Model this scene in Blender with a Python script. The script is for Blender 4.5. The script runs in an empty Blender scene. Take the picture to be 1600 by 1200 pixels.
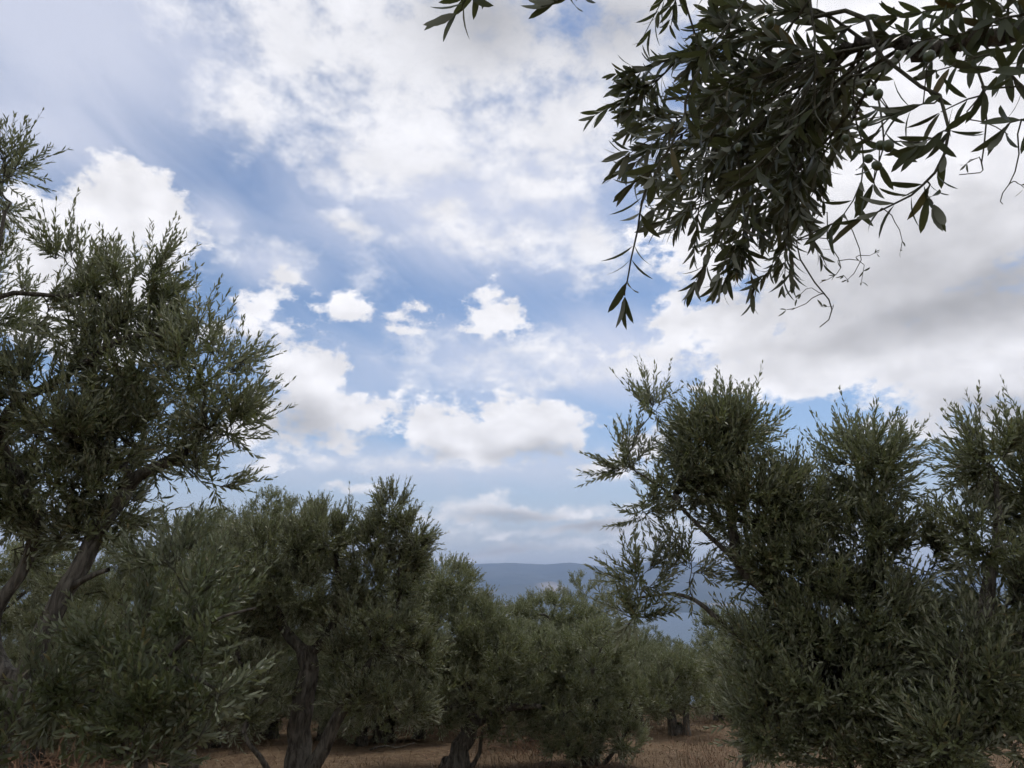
import bpy, math
import numpy as np
from mathutils import Vector, Matrix

SC = bpy.context.scene
COL = SC.collection
R = math.radians

# ------------------------------------------------------------------ camera
CAM_Z = 1.60
PITCH = R(17.3)
FOC = 1043.0                      # focal length in pixels of the 1600 px wide photograph
cam_d = bpy.data.cameras.new('camera')
cam_d.sensor_width = 36.0
cam_d.lens = 36.0 * FOC / 1600.0
cam_d.clip_start = 0.05
cam_d.clip_end = 80000.0
cam = bpy.data.objects.new('camera', cam_d)
cam.location = (0, 0, CAM_Z)
cam.rotation_euler = (math.pi / 2 + PITCH, 0, 0)
COL.objects.link(cam)
SC.camera = cam

FWD = np.array([0, math.cos(PITCH), math.sin(PITCH)])
UPV = np.array([0, -math.sin(PITCH), math.cos(PITCH)])
RGT = np.array([1.0, 0, 0])


def ray(x, y):
    return FWD + RGT * (x - 800) / FOC + UPV * (600 - y) / FOC


def at(x, y, Y):
    """World point seen at photo position x, y that lies Y metres ahead."""
    d = ray(x, y)
    return np.array([0, 0, CAM_Z]) + d * (Y / d[1])


def bearing(x, y):
    d = ray(x, y)
    d = d / np.linalg.norm(d)
    return math.atan2(d[0], d[1]), math.asin(d[2])


# ------------------------------------------------------------------ sun and exposure
SUN_EL, SUN_AZ = R(66), R(34)
sun_d = bpy.data.lights.new('sun', 'SUN')
sun_d.energy = 1.5
sun_d.angle = R(12)
sun_d.color = (1.0, 0.955, 0.89)
sun = bpy.data.objects.new('sun', sun_d)
sdir = Vector((math.sin(SUN_AZ) * math.cos(SUN_EL), math.cos(SUN_AZ) * math.cos(SUN_EL), math.sin(SUN_EL)))
sun.rotation_euler = sdir.to_track_quat('Z', 'Y').to_euler()
sun.location = (20, 30, 60)
COL.objects.link(sun)

SC.view_settings.view_transform = 'Standard'
SC.view_settings.look = 'None'
SC.view_settings.exposure = 0.28
SC.view_settings.gamma = 1.0
SC.view_settings.use_curve_mapping = False

SC.render.engine = 'CYCLES'
cy = SC.cycles
cy.max_bounces = 4
cy.diffuse_bounces = 2
cy.glossy_bounces = 1
cy.transmission_bounces = 2
cy.transparent_max_bounces = 4
cy.volume_bounces = 0
cy.caustics_reflective = False
cy.caustics_refractive = False
cy.use_denoising = True
cy.use_adaptive_sampling = True
cy.adaptive_threshold = 0.03
cy.adaptive_min_samples = 8


# ------------------------------------------------------------------ node helpers
class NT:
    def __init__(self, tree):
        self.t = tree
        self.n = tree.nodes
        self.l = tree.links

    def new(self, kind, **props):
        nd = self.n.new(kind)
        for k, v in props.items():
            setattr(nd, k, v)
        return nd

    def put(self, sock, val):
        if isinstance(val, bpy.types.NodeSocket):
            self.l.new(val, sock)
        elif val is not None:
            sock.default_value = val

    def math(self, op, a, b=None, c=None, clamp=False):
        nd = self.new('ShaderNodeMath', operation=op, use_clamp=clamp)
        for i, v in enumerate((a, b, c)):
            self.put(nd.inputs[i], v)
        return nd.outputs[0]

    def vmath(self, op, a, b=None, scale=None):
        nd = self.new('ShaderNodeVectorMath', operation=op)
        self.put(nd.inputs[0], a)
        if b is not None:
            self.put(nd.inputs[1], b)
        if scale is not None:
            self.put(nd.inputs['Scale'], scale)
        return nd.outputs['Value'] if op in ('LENGTH', 'DOT_PRODUCT', 'DISTANCE') else nd.outputs[0]

    def chain(self, acc, uv):
        nd = self.new('ShaderNodeVectorMath', operation='MULTIPLY_ADD')
        self.put(nd.inputs[0], acc)
        nd.inputs[1].default_value = (1e-9, 1e-9, 1e-9)
        self.put(nd.inputs[2], uv)
        return nd.outputs[0]

    def step(self, v, lo, hi, a=0.0, b=1.0):
        nd = self.new('ShaderNodeMapRange', interpolation_type='SMOOTHSTEP', clamp=True)
        for s, x in zip(nd.inputs, (v, lo, hi, a, b)):
            self.put(s, x)
        return nd.outputs[0]

    def lin(self, v, lo, hi, a=0.0, b=1.0):
        nd = self.new('ShaderNodeMapRange', clamp=True)
        for s, x in zip(nd.inputs, (v, lo, hi, a, b)):
            self.put(s, x)
        return nd.outputs[0]

    def noise(self, vec, scale, detail=5.0, rough=0.55, lac=2.0, dist=0.0, dims='3D', color=False):
        nd = self.new('ShaderNodeTexNoise', noise_dimensions=dims)
        self.put(nd.inputs['Vector'], vec)
        nd.inputs['Scale'].default_value = scale
        nd.inputs['Detail'].default_value = detail
        nd.inputs['Roughness'].default_value = rough
        nd.inputs['Lacunarity'].default_value = lac
        nd.inputs['Distortion'].default_value = dist
        return nd.outputs['Color'] if color else nd.outputs[0]

    def mix(self, fac, a, b, mode='MIX'):
        nd = self.new('ShaderNodeMix', data_type='RGBA', blend_type=mode)
        self.put(nd.inputs[0], fac)
        self.put(nd.inputs[6], a if isinstance(a, bpy.types.NodeSocket) else tuple(a) + (1.0,) if len(a) == 3 else a)
        self.put(nd.inputs[7], b if isinstance(b, bpy.types.NodeSocket) else tuple(b) + (1.0,) if len(b) == 3 else b)
        return nd.outputs[2]

    def ramp(self, fac, stops):
        nd = self.new('ShaderNodeValToRGB')
        el = nd.color_ramp.elements
        while len(el) < len(stops):
            el.new(0.5)
        for e, (p, c) in zip(el, stops):
            e.position = p
            e.color = tuple(c) + (1.0,)
        self.put(nd.inputs[0], fac)
        return nd.outputs[0]


# ------------------------------------------------------------------ world: sky and clouds at infinity
def az_el(nt, d):
    sep = nt.new('ShaderNodeSeparateXYZ')
    nt.put(sep.inputs[0], d)
    az = nt.math('ARCTAN2', sep.outputs[0], sep.outputs[1])
    el = nt.math('ARCSINE', sep.outputs[2])
    cmb = nt.new('ShaderNodeCombineXYZ')
    nt.put(cmb.inputs[0], az)
    nt.put(cmb.inputs[1], el)
    return cmb.outputs[0], sep.outputs[2]


def blob_field(nt, uv, blobs, k=0.18, ragged=0.0):
    """Smooth union of soft ellipses given by bearing; 1 at the middle, 0 at the rim, falling below 0 outside."""
    acc = None
    here = uv
    for i, b in enumerate(blobs):
        x, y, rx, ry = b[:4]
        w = b[4] if len(b) > 4 else 1.0
        if ragged:                # small puffs get a gentler slope, so that the noise frays them more
            w = min(1.0, max(0.32, math.sqrt(rx * ry) / ragged))
        a0, e0 = bearing(x, y)
        a1, _ = bearing(x + 4, y)
        _, e1 = bearing(x, y - 4)
        sx = 4 / (rx * abs(a1 - a0))
        sy = 4 / (ry * abs(e1 - e0))
        if i and i % 6 == 0:      # this tiny link makes the shader compile the ellipses in small batches
            here = nt.chain(acc, uv)
        p = nt.new('ShaderNodeVectorMath', operation='MULTIPLY_ADD')
        nt.put(p.inputs[0], here)
        p.inputs[1].default_value = (sx, sy, 0)
        p.inputs[2].default_value = (-a0 * sx, -e0 * sy, 0)
        r = nt.vmath('LENGTH', p.outputs[0])
        if w != 1.0:
            r = nt.math('MULTIPLY_ADD', r, w, (1.0 - w) * (1.2 if ragged else 1.45))
        acc = r if acc is None else nt.math('SMOOTH_MIN', acc, r, k)
    return nt.math('SUBTRACT', 1.0, nt.math('MINIMUM', acc, 2.5))


CUMULUS = [
    # x, y, half width, half height of each puff
    (190, 325, 92, 72), (105, 385, 110, 80), (262, 368, 66, 62), (150, 470, 150, 100), (20, 300, 54, 30),
    (396, 497, 54, 38), (340, 515, 40, 34),
    (486, 598, 70, 58), (510, 655, 110, 48), (585, 656, 54, 40), (400, 650, 70, 60),
    (692, 674, 66, 46), (780, 652, 46, 36), (850, 668, 100, 48), (790, 688, 150, 34), (912, 690, 46, 34),
    (778, 488, 48, 36), (742, 513, 30, 11), (655, 482, 44, 26), (612, 490, 20, 13), (527, 485, 60, 26),
    (452, 445, 34, 22), (420, 735, 50, 28), (632, 514, 26, 7),
    (1064, 525, 48, 46), (1052, 478, 24, 20), (1150, 520, 100, 62), (1290, 550, 230, 70), (1420, 380, 340, 210), (1560, 220, 400, 330),
    (1540, 540, 280, 150), (965, 548, 34, 17), (1150, 330, 150, 120), (1290, 70, 240, 210),
    (1000, 693, 56, 22), (925, 735, 70, 20),
    (840, 797, 64, 12), (910, 804, 40, 12), (770, 838, 36, 9), (828, 849, 26, 6),
]
ALTO = [
    (650, 80, 300, 160), (1000, 50, 110, 120), (470, 50, 110, 90), (880, 190, 150, 110), (620, 240, 160, 50), (555, 352, 50, 28),
    (690, 322, 50, 32), (930, 370, 40, 66), (930, 440, 90, 24, 0.5), (390, 170, 60, 70, 0.7), (780, 375, 220, 40, 0.5),
    (1000, 575, 120, 34, 0.7), (770, 545, 190, 45, 0.4), (550, 757, 50, 10, 0.9), (450, 400, 150, 40, 0.3), (880, 600, 100, 20, 0.5), (820, 794, 180, 14, 0.9), (900, 826, 200, 13, 0.85), (740, 860, 300, 10, 0.75), (1130, 850, 200, 20, 0.7), (640, 715, 200, 14, 0.5), (830, 300, 120, 50, 0.6),
]
VEIL = [
    (100, 20, 420, 230, 1.2), (60, 200, 230, 90), (330, 345, 90, 50, 0.8), (420, 410, 110, 50, 0.8),
    (740, 310, 330, 150), (760, 580, 380, 100, 0.7), (700, 730, 420, 40, 0.8), (950, 560, 180, 80),
]
GREY = [
    (1450, 495, 290, 66, 1.0), (1420, 430, 330, 150, 0.75), (1250, 470, 200, 90, 0.6), (1570, 450, 190, 90, 1.0), (1290, 535, 170, 40, 0.7), (1560, 640, 180, 44, 0.8),
    (1540, 330, 160, 90, 0.4), (760, 30, 140, 90, 0.9), (950, 40, 170, 110, 0.7),
    (840, 706, 110, 20, 0.8), (690, 706, 50, 16, 0.7), (465, 662, 80, 44, 0.8), (400, 535, 60, 24, 0.5), (588, 690, 40, 16, 0.6),
    (790, 806, 90, 14, 1.0), (930, 824, 90, 16, 1.0), (780, 860, 120, 14, 0.8),
]

world = bpy.data.worlds.new('World')
SC.world = world
world.use_nodes = True
world.cycles.sampling_method = 'MANUAL'
world.cycles.sample_map_resolution = 512

nt = NT(world.node_tree)
nt.n.clear()
tc = nt.new('ShaderNodeTexCoord')
d = tc.outputs['Generated']
uv, dz = az_el(nt, d)
sky = nt.new('ShaderNodeTexSky', sky_type='NISHITA')
sky.sun_disc = False
sky.sun_elevation = SUN_EL
sky.sun_rotation = SUN_AZ
sky.altitude = 150
sky.air_density = 1.0
sky.dust_density = 0.35
sky.ozone_density = 2.2
STR = 0.10
k = 1.0 / STR

dn = nt.vmath('MULTIPLY', d, (1.0, 1.0, 1.55))
warp = nt.vmath('SUBTRACT', nt.noise(dn, 6.0, 4.0, 0.6, color=True), (0.5, 0.5, 0.5))
fbm = nt.noise(dn, 11.0, 10.0, 0.62)
fine = nt.noise(dn, 42.0, 5.0, 0.55)
fbm_lo = nt.noise(dn, 10.0, 3.0, 0.55)
fbm_up = nt.noise(nt.vmath('ADD', dn, (0.012, 0.0, 0.036)), 10.0, 3.0, 0.55)
strk = nt.new('ShaderNodeVectorMath', operation='MULTIPLY_ADD')
sep = nt.new('ShaderNodeSeparateXYZ')
nt.put(sep.inputs[0], uv)
cmb = nt.new('ShaderNodeCombineXYZ')
nt.put(cmb.inputs[0], nt.math('MULTIPLY_ADD', sep.outputs[0], 1.6, nt.math('MULTIPLY', sep.outputs[1], -1.2)))
nt.put(cmb.inputs[1], nt.math('MULTIPLY_ADD', sep.outputs[0], 3.2, nt.math('MULTIPLY', sep.outputs[1], 5.6)))
ns = nt.noise(cmb.outputs[0], 2.0, 6.0, 0.6, dist=0.4, dims='2D')

# away from this view the same broken clouds go on, placed by noise alone
a0, e0 = bearing(800, 520)
p = nt.new('ShaderNodeVectorMath', operation='MULTIPLY_ADD')
nt.put(p.inputs[0], uv)
p.inputs[1].default_value = (1 / 0.92, 1 / 0.62, 0)
p.inputs[2].default_value = (-a0 / 0.92, -e0 / 0.62, 0)
out = nt.step(nt.vmath('LENGTH', p.outputs[0]), 0.98, 1.22)
wide = nt.math('MULTIPLY_ADD', nt.noise(d, 2.4, 3.0, 0.55), 4.4, -2.2)
uvC = nt.vmath('ADD', uv, nt.vmath('SCALE', warp, scale=0.05))
uvA = nt.vmath('ADD', uv, nt.vmath('SCALE', warp, scale=0.12))
nC = nt.math('ADD', nt.math('MULTIPLY_ADD', fbm, 1.8, -1.12), nt.math('MULTIPLY', fine, 0.72))
nA = nt.math('ADD', nt.math('MULTIPLY_ADD', fbm, 3.0, -1.75), nt.math('MULTIPLY', fine, 0.6))
nV = nt.math('MULTIPLY_ADD', ns, 1.0, -0.50)
aH = nt.math('MULTIPLY', nt.step(sep.outputs[1], R(15.0), R(1.0)), 0.85)
# light in the clouds: sides towards the sun are bright, bases lie in their own shade
dif = nt.math('SUBTRACT', fbm_lo, fbm_up)
lit0 = nt.lin(dif, -0.16, 0.16, 0.80, 1.0)


def clouds(MC, MA, V, g):
    aV = nt.math('MULTIPLY', nt.step(nt.math('ADD', V, nV), -0.45, 1.0), 0.78)
    aA = nt.math('MULTIPLY', nt.step(nt.math('ADD', MA, nA), -0.35, 0.70), 0.95)
    aC = nt.step(nt.math('ADD', MC, nC), 0.0, nt.math('MULTIPLY_ADD', g, 0.30, 0.30))
    gm = nt.math('MULTIPLY_ADD', g, -0.50, 1.0)
    litC = nt.math('MULTIPLY', lit0, gm)
    litA = nt.math('MULTIPLY', nt.math('MULTIPLY_ADD', fbm, 0.5, 0.60), gm)
    colC = nt.vmath('SCALE', (0.98, 0.97, 1.0), scale=nt.math('MULTIPLY', litC, 0.90 * k))
    colA = nt.vmath('SCALE', (0.97, 0.965, 1.0), scale=nt.math('MULTIPLY', litA, 0.92 * k))
    c = nt.mix(aV, sky.outputs[0], (0.64 * k, 0.66 * k, 0.76 * k))
    c = nt.mix(aH, c, (0.44 * k, 0.46 * k, 0.53 * k))
    c = nt.mix(aA, c, colA)
    c = nt.mix(aC, c, colC)
    bg = nt.new('ShaderNodeBackground')
    nt.put(bg.inputs[0], c)
    bg.inputs[1].default_value = STR
    return bg.outputs[0]


G = blob_field(nt, uvC, GREY, 0.3)
view = clouds(blob_field(nt, uvC, CUMULUS, 0.18, 95.0), blob_field(nt, uvA, ALTO, 0.25), blob_field(nt, uv, VEIL, 0.4), nt.step(G, -0.45, 1.0))
rest = clouds(nt.math('ADD', wide, -0.1), nt.math('ADD', wide, 0.15), nt.math('MULTIPLY_ADD', fbm, 0.6, 0.1), nt.step(wide, 0.2, 1.4))
mx = nt.new('ShaderNodeMixShader')
nt.put(mx.inputs[0], out)
nt.l.new(view, mx.inputs[1])
nt.l.new(rest, mx.inputs[2])
wo = nt.new('ShaderNodeOutputWorld')
nt.l.new(mx.outputs[0], wo.inputs[0])


# ------------------------------------------------------------------ materials
def material(name):
    m = bpy.data.materials.new(name)
    m.use_nodes = True
    nt = NT(m.node_tree)
    nt.n.clear()
    o = nt.new('ShaderNodeOutputMaterial')
    return m, nt, o


def leaf_material(name, top, top2, under, trans):
    """Olive leaf: dull green upper face, felted silver under face, a little light through the blade."""
    m, nt, o = material(name)
    geo = nt.new('ShaderNodeNewGeometry')
    oi = nt.new('ShaderNodeObjectInfo')
    rnd = nt.math('FRACT', nt.math('ADD', geo.outputs['Random Per Island'], oi.outputs['Random']))
    big = nt.noise(geo.outputs['Position'], 1.3, 2.0, 0.5)
    f = nt.math('ADD', nt.math('MULTIPLY', rnd, 0.7), nt.math('MULTIPLY_ADD', big, 1.2, -0.45), clamp=True)
    up = nt.mix(f, top, top2)
    dry = nt.math('GREATER_THAN', rnd, 0.975)
    up = nt.mix(nt.math('MULTIPLY', dry, 0.6), up, (0.20, 0.13, 0.05))
    c = nt.mix(geo.outputs['Backfacing'], up, under)
    b = nt.new('ShaderNodeBsdfPrincipled')
    nt.put(b.inputs['Base Color'], c)
    nt.put(b.inputs['Roughness'], nt.math('MULTIPLY_ADD', geo.outputs['Backfacing'], 0.28, 0.46))
    b.inputs['Specular IOR Level'].default_value = 0.42
    t = nt.new('ShaderNodeBsdfTranslucent')
    t.inputs[0].default_value = (0.20, 0.235, 0.075, 1)
    mx = nt.new('ShaderNodeMixShader')
    mx.inputs[0].default_value = trans
    nt.l.new(b.outputs[0], mx.inputs[1])
    nt.l.new(t.outputs[0], mx.inputs[2])
    nt.l.new(mx.outputs[0], o.inputs[0])
    return m


M_LEAF = leaf_material('olive leaf', (0.082, 0.092, 0.039), (0.155, 0.170, 0.084), (0.31, 0.32, 0.225), 0.20)
M_LEAF_PALE = leaf_material('grey-green olive leaf', (0.098, 0.106, 0.048), (0.175, 0.186, 0.098), (0.33, 0.335, 0.24), 0.22)
M_LEAF_YOUNG = leaf_material('young olive leaf', (0.058, 0.072, 0.028), (0.100, 0.120, 0.050), (0.20, 0.215, 0.14), 0.16)
M_LEAF_NEAR = leaf_material('olive leaf darkened as backlit', (0.045, 0.055, 0.028), (0.08, 0.092, 0.048), (0.135, 0.14, 0.10), 0.10)  # backlit shade of the hanging bough put into darker leaf colours, underside most


def bark_material(name, dark, light, scale):
    m, nt, o = material(name)
    tc = nt.new('ShaderNodeTexCoord')
    mp = nt.new('ShaderNodeMapping')
    nt.put(mp.inputs[0], tc.outputs['Object'])
    mp.inputs['Scale'].default_value = (scale, scale, scale * 0.22)
    n1 = nt.noise(mp.outputs[0], 2.0, 6.0, 0.65, dist=0.6)
    n2 = nt.noise(tc.outputs['Object'], scale * 0.35, 4.0, 0.6)
    c = nt.mix(nt.step(n1, 0.30, 0.72), dark, light)
    c = nt.mix(nt.math('MULTIPLY', nt.step(n2, 0.52, 0.75), 0.5), c, (0.16, 0.155, 0.13))
    b = nt.new('ShaderNodeBsdfPrincipled')
    nt.put(b.inputs['Base Color'], c)
    b.inputs['Roughness'].default_value = 0.92
    b.inputs['Specular IOR Level'].default_value = 0.2
    bp = nt.new('ShaderNodeBump')
    bp.inputs['Strength'].default_value = 0.9
    bp.inputs['Distance'].default_value = 0.035
    nt.put(bp.inputs['Height'], n1)
    nt.l.new(bp.outputs[0], b.inputs['Normal'])
    nt.l.new(b.outputs[0], o.inputs[0])
    return m


M_BARK = bark_material('olive bark', (0.038, 0.032, 0.025), (0.175, 0.158, 0.128), 14.0)
M_TWIG = bark_material('olive twig', (0.07, 0.065, 0.045), (0.15, 0.145, 0.10), 40.0)

m, nt, o = material('green olive fruit')
geo = nt.new('ShaderNodeNewGeometry')
b = nt.new('ShaderNodeBsdfPrincipled')
nt.put(b.inputs['Base Color'], nt.mix(nt.noise(geo.outputs['Position'], 90.0, 3.0, 0.6), (0.035, 0.050, 0.016), (0.065, 0.085, 0.028)))
b.inputs['Roughness'].default_value = 0.38
nt.l.new(b.outputs[0], o.inputs[0])
M_FRUIT = m

# dry ground: red-brown soil under bleached straw
m, nt, o = material('dry ground')
geo = nt.new('ShaderNodeNewGeometry')
P = geo.outputs['Position']
n1 = nt.noise(P, 0.45, 5.0, 0.6)
n2 = nt.noise(P, 9.0, 6.0, 0.7)
n3 = nt.noise(P, 60.0, 4.0, 0.7)
c = nt.mix(nt.step(n1, 0.35, 0.65), (0.105, 0.068, 0.042), (0.150, 0.100, 0.060))
c = nt.mix(nt.step(n2, 0.40, 0.70), c, (0.20, 0.148, 0.095))
c = nt.mix(nt.step(n3, 0.50, 0.75), c, (0.055, 0.037, 0.025))
b = nt.new('ShaderNodeBsdfPrincipled')
nt.put(b.inputs['Base Color'], c)
b.inputs['Roughness'].default_value = 0.95
b.inputs['Specular IOR Level'].default_value = 0.1
bp = nt.new('ShaderNodeBump')
bp.inputs['Strength'].default_value = 0.8
bp.inputs['Distance'].default_value = 0.05
nt.put(bp.inputs['Height'], nt.math('ADD', n2, nt.math('MULTIPLY', n3, 0.4)))
nt.l.new(bp.outputs[0], b.inputs['Normal'])
nt.l.new(b.outputs[0], o.inputs[0])
M_GROUND = m

m, nt, o = material('dry straw')
geo = nt.new('ShaderNodeNewGeometry')
b = nt.new('ShaderNodeBsdfPrincipled')
nt.put(b.inputs['Base Color'], nt.mix(geo.outputs['Random Per Island'], (0.11, 0.070, 0.040), (0.22, 0.155, 0.090)))
b.inputs['Roughness'].default_value = 0.8
nt.l.new(b.outputs[0], o.inputs[0])
M_STRAW = m

m, nt, o = material('dead twig')
geo = nt.new('ShaderNodeNewGeometry')
b = nt.new('ShaderNodeBsdfPrincipled')
nt.put(b.inputs['Base Color'], nt.mix(nt.noise(geo.outputs['Position'], 20.0, 3.0), (0.16, 0.085, 0.045), (0.26, 0.15, 0.085)))
b.inputs['Roughness'].default_value = 0.85
nt.l.new(b.outputs[0], o.inputs[0])
M_DEAD = m

m, nt, o = material('sea water')
geo = nt.new('ShaderNodeNewGeometry')
b = nt.new('ShaderNodeBsdfPrincipled')
b.inputs['Base Color'].default_value = (0.020, 0.050, 0.075, 1)
b.inputs['Roughness'].default_value = 0.32
b.inputs['IOR'].default_value = 1.33
bp = nt.new('ShaderNodeBump')
bp.inputs['Strength'].default_value = 0.35
bp.inputs['Distance'].default_value = 1.0
mp = nt.new('ShaderNodeMapping')
nt.put(mp.inputs[0], geo.outputs['Position'])
mp.inputs['Scale'].default_value = (0.02, 0.05, 0.02)
nt.put(bp.inputs['Height'], nt.noise(mp.outputs[0], 1.0, 6.0, 0.6))
nt.l.new(bp.outputs[0], b.inputs['Normal'])
nt.l.new(b.outputs[0], o.inputs[0])
M_SEA = m

# far hills: maquis, fields and a bare quarry
QX, QY = 480.0, 0.0
m, nt, o = material('scrub hills')
geo = nt.new('ShaderNodeNewGeometry')
P = geo.outputs['Position']
n1 = nt.noise(P, 0.0011, 6.0, 0.6)
n2 = nt.noise(P, 0.006, 5.0, 0.65)
c = nt.mix(nt.step(n1, 0.40, 0.62), (0.030, 0.042, 0.022), (0.062, 0.068, 0.036))
c = nt.mix(nt.step(n2, 0.60, 0.75), c, (0.12, 0.10, 0.065))
att = nt.new('ShaderNodeAttribute', attribute_name='bare')
bare = nt.math('MULTIPLY', att.outputs['Fac'], nt.step(n2, 0.30, 0.55))
c = nt.mix(bare, c, (0.36, 0.29, 0.21))
b = nt.new('ShaderNodeBsdfPrincipled')
nt.put(b.inputs['Base Color'], c)
b.inputs['Roughness'].default_value = 1.0
b.inputs['Specular IOR Level'].default_value = 0.0
nt.l.new(b.outputs[0], o.inputs[0])
M_HILL = m


def plain(name, col, rough=0.7):
    m, nt, o = material(name)
    geo = nt.new('ShaderNodeNewGeometry')
    b = nt.new('ShaderNodeBsdfPrincipled')
    n = nt.noise(geo.outputs['Position'], 0.15, 4.0, 0.6)
    nt.put(b.inputs['Base Color'], nt.mix(nt.math('MULTIPLY', n, 0.5), col, tuple(0.7 * v for v in col)))
    b.inputs['Roughness'].default_value = rough
    nt.l.new(b.outputs[0], o.inputs[0])
    return m


M_WHITE = plain('white render', (0.72, 0.70, 0.66))
M_ROOF = plain('pale roof sheeting', (0.55, 0.53, 0.50), 0.5)
M_TILE = plain('clay roof tiles', (0.33, 0.16, 0.09), 0.8)
M_PANE = plain('dark window pane', (0.03, 0.035, 0.04), 0.2)


# ------------------------------------------------------------------ mesh helpers
def mesh_np(name, verts, faces, mat, smooth=False):
    """Mesh from numpy arrays; faces is one (n, k) array or a list of such arrays."""
    me = bpy.data.meshes.new(name)
    if isinstance(faces, np.ndarray):
        faces = [faces]
    faces = [f for f in faces if len(f)]
    verts = np.asarray(verts, dtype=np.float32)
    loops = np.concatenate([f.ravel() for f in faces]).astype(np.int32)
    tot = np.concatenate([np.full(len(f), f.shape[1], dtype=np.int32) for f in faces])
    start = np.concatenate([[0], np.cumsum(tot)[:-1]]).astype(np.int32)
    me.vertices.add(len(verts))
    me.vertices.foreach_set('co', verts.ravel())
    me.loops.add(len(loops))
    me.loops.foreach_set('vertex_index', loops)
    me.polygons.add(len(tot))
    me.polygons.foreach_set('loop_start', start)
    if smooth:
        me.polygons.foreach_set('use_smooth', np.ones(len(tot), dtype=bool))
    me.update(calc_edges=True)
    me.materials.append(mat)
    return me


def link(name, data, parent=None, **props):
    ob = bpy.data.objects.new(name, data)
    COL.objects.link(ob)
    if parent is not None:
        ob.parent = parent
    for k_, v_ in props.items():
        ob[k_] = v_
    return ob


# ------------------------------------------------------------------ terrain, sea, hills
SEA_Z = -150.0


def vnoise(x, y, seed=0):
    """Smooth value noise, numpy."""
    xi, yi = np.floor(x).astype(np.int64), np.floor(y).astype(np.int64)
    xf, yf = x - xi, y - yi
    u, v = xf * xf * (3 - 2 * xf), yf * yf * (3 - 2 * yf)

    def h(a, b):
        n = (a * 374761393 + b * 668265263 + seed * 974634777) & 0x7fffffff
        n = ((n ^ (n >> 13)) * 1274126177) & 0x7fffffff
        return ((n ^ (n >> 16)) & 0xffff) / 65535.0
    return (h(xi, yi) * (1 - u) + h(xi + 1, yi) * u) * (1 - v) + (h(xi, yi + 1) * (1 - u) + h(xi + 1, yi + 1) * u) * v


def fbm2(x, y, seed=0, octv=5, gain=0.5):
    a, s, t = 1.0, 0.0, 0.0
    for i in range(octv):
        s = s + a * vnoise(x, y, seed + i)
        t += a
        a *= gain
        x, y = x * 2.03 + 11.3, y * 2.03 + 7.7
    return s / t


def ground_z(x, y):
    x = np.asarray(x, dtype=float)
    y = np.asarray(y, dtype=float)
    yy = np.maximum(y, -40)
    z = -0.058 * yy
    far = np.maximum(yy - 17, 0)
    z = z - 0.105 * (np.sqrt(far * far + 16) - 4)
    z = z + 0.10 * (fbm2(x * 0.35 + 40, y * 0.35 + 40, 3) - 0.5) + 0.9 * (fbm2(x * 0.04 + 9, y * 0.04 + 9, 8, 3) - 0.5) * np.clip(y / 30, 0, 1)
    return z


def grid_mesh(xs, ys, zf, name, mat, smooth=True):
    X, Y = np.meshgrid(xs, ys)
    Z = zf(X, Y)
    V = np.stack([X.ravel(), Y.ravel(), Z.ravel()], 1)
    nx, ny = len(xs), len(ys)
    i = (np.arange(ny - 1)[:, None] * nx + np.arange(nx - 1)[None, :]).ravel()
    F = np.stack([i, i + 1, i + nx + 1, i + nx], 1)
    return mesh_np(name, V, F, mat, smooth)


def spaced(near, far, step, grow):
    v = [0.0]
    s = step
    while v[-1] < far:
        if v[-1] > near:
            s *= grow
        v.append(v[-1] + s)
    return np.array(v)


gx = spaced(12, 900, 0.22, 1.09)
gx = np.concatenate([-gx[:0:-1], gx])
gy = np.concatenate([-spaced(8, 60, 0.4, 1.2)[:0:-1], spaced(18, 1180, 0.22, 1.06)])
link('ground', grid_mesh(gx, gy, ground_z, 'ground', M_GROUND), kind='structure')

link('sea', mesh_np('sea', [(-30000, 300, SEA_Z), (30000, 300, SEA_Z), (30000, 30000, SEA_Z), (-30000, 30000, SEA_Z)],
                    np.array([[0, 1, 2, 3]]), M_SEA), kind='structure')

# ridge line of the far hills, as bearing against height above the eye at 9.6 km
RIDGE_Y = 9600.0
rx_px = np.array([-900, -200, 300, 620, 700, 760, 800, 830, 850, 890, 920, 960, 985, 1010, 1060, 1150, 1300, 1420, 1480, 1520, 1560, 1640, 2000, 2600])
ry_px = np.array([905, 890, 884, 881, 882, 880, 879.5, 881.5, 882, 879.5, 883, 888, 885.5, 879, 876, 884, 892, 896, 897, 893, 894, 890, 880, 905])
rw = np.array([at(x, y, RIDGE_Y) for x, y in zip(rx_px, ry_px)])


def hill_z(X, Y):
    az = X / Y * RIDGE_Y
    top = np.interp(az, rw[:, 0], rw[:, 2]) + 26 * (fbm2(az / 420.0 + 15, az * 0 + 5.5, 61, 4) - 0.5)
    t = np.clip((Y - 5450 - 260 * (fbm2(X / 900.0 + 50, Y * 0 + 3.3, 4, 4) - 0.5)) / (RIDGE_Y - 5450), -0.2, 1.0)
    rise = np.where(t > 0, 0.07 * np.clip(t * 9, 0, 1) + 0.93 * np.clip(t, 0, 1) ** 1.9, -0.1)
    spur = fbm2(X / 1300.0 + 80, Y / 1500.0 + 80, 21, 5)
    spur = (1 - np.abs(2 * spur - 1)) - 0.62
    z = SEA_Z + (top - SEA_Z) * rise + spur * 430 * np.clip(t, 0, 1) * (1 - np.clip((t - 0.82) / 0.16, 0, 1))
    back = np.clip((Y - RIDGE_Y) / 4000.0, 0, 1)
    return z - back * 500


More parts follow.
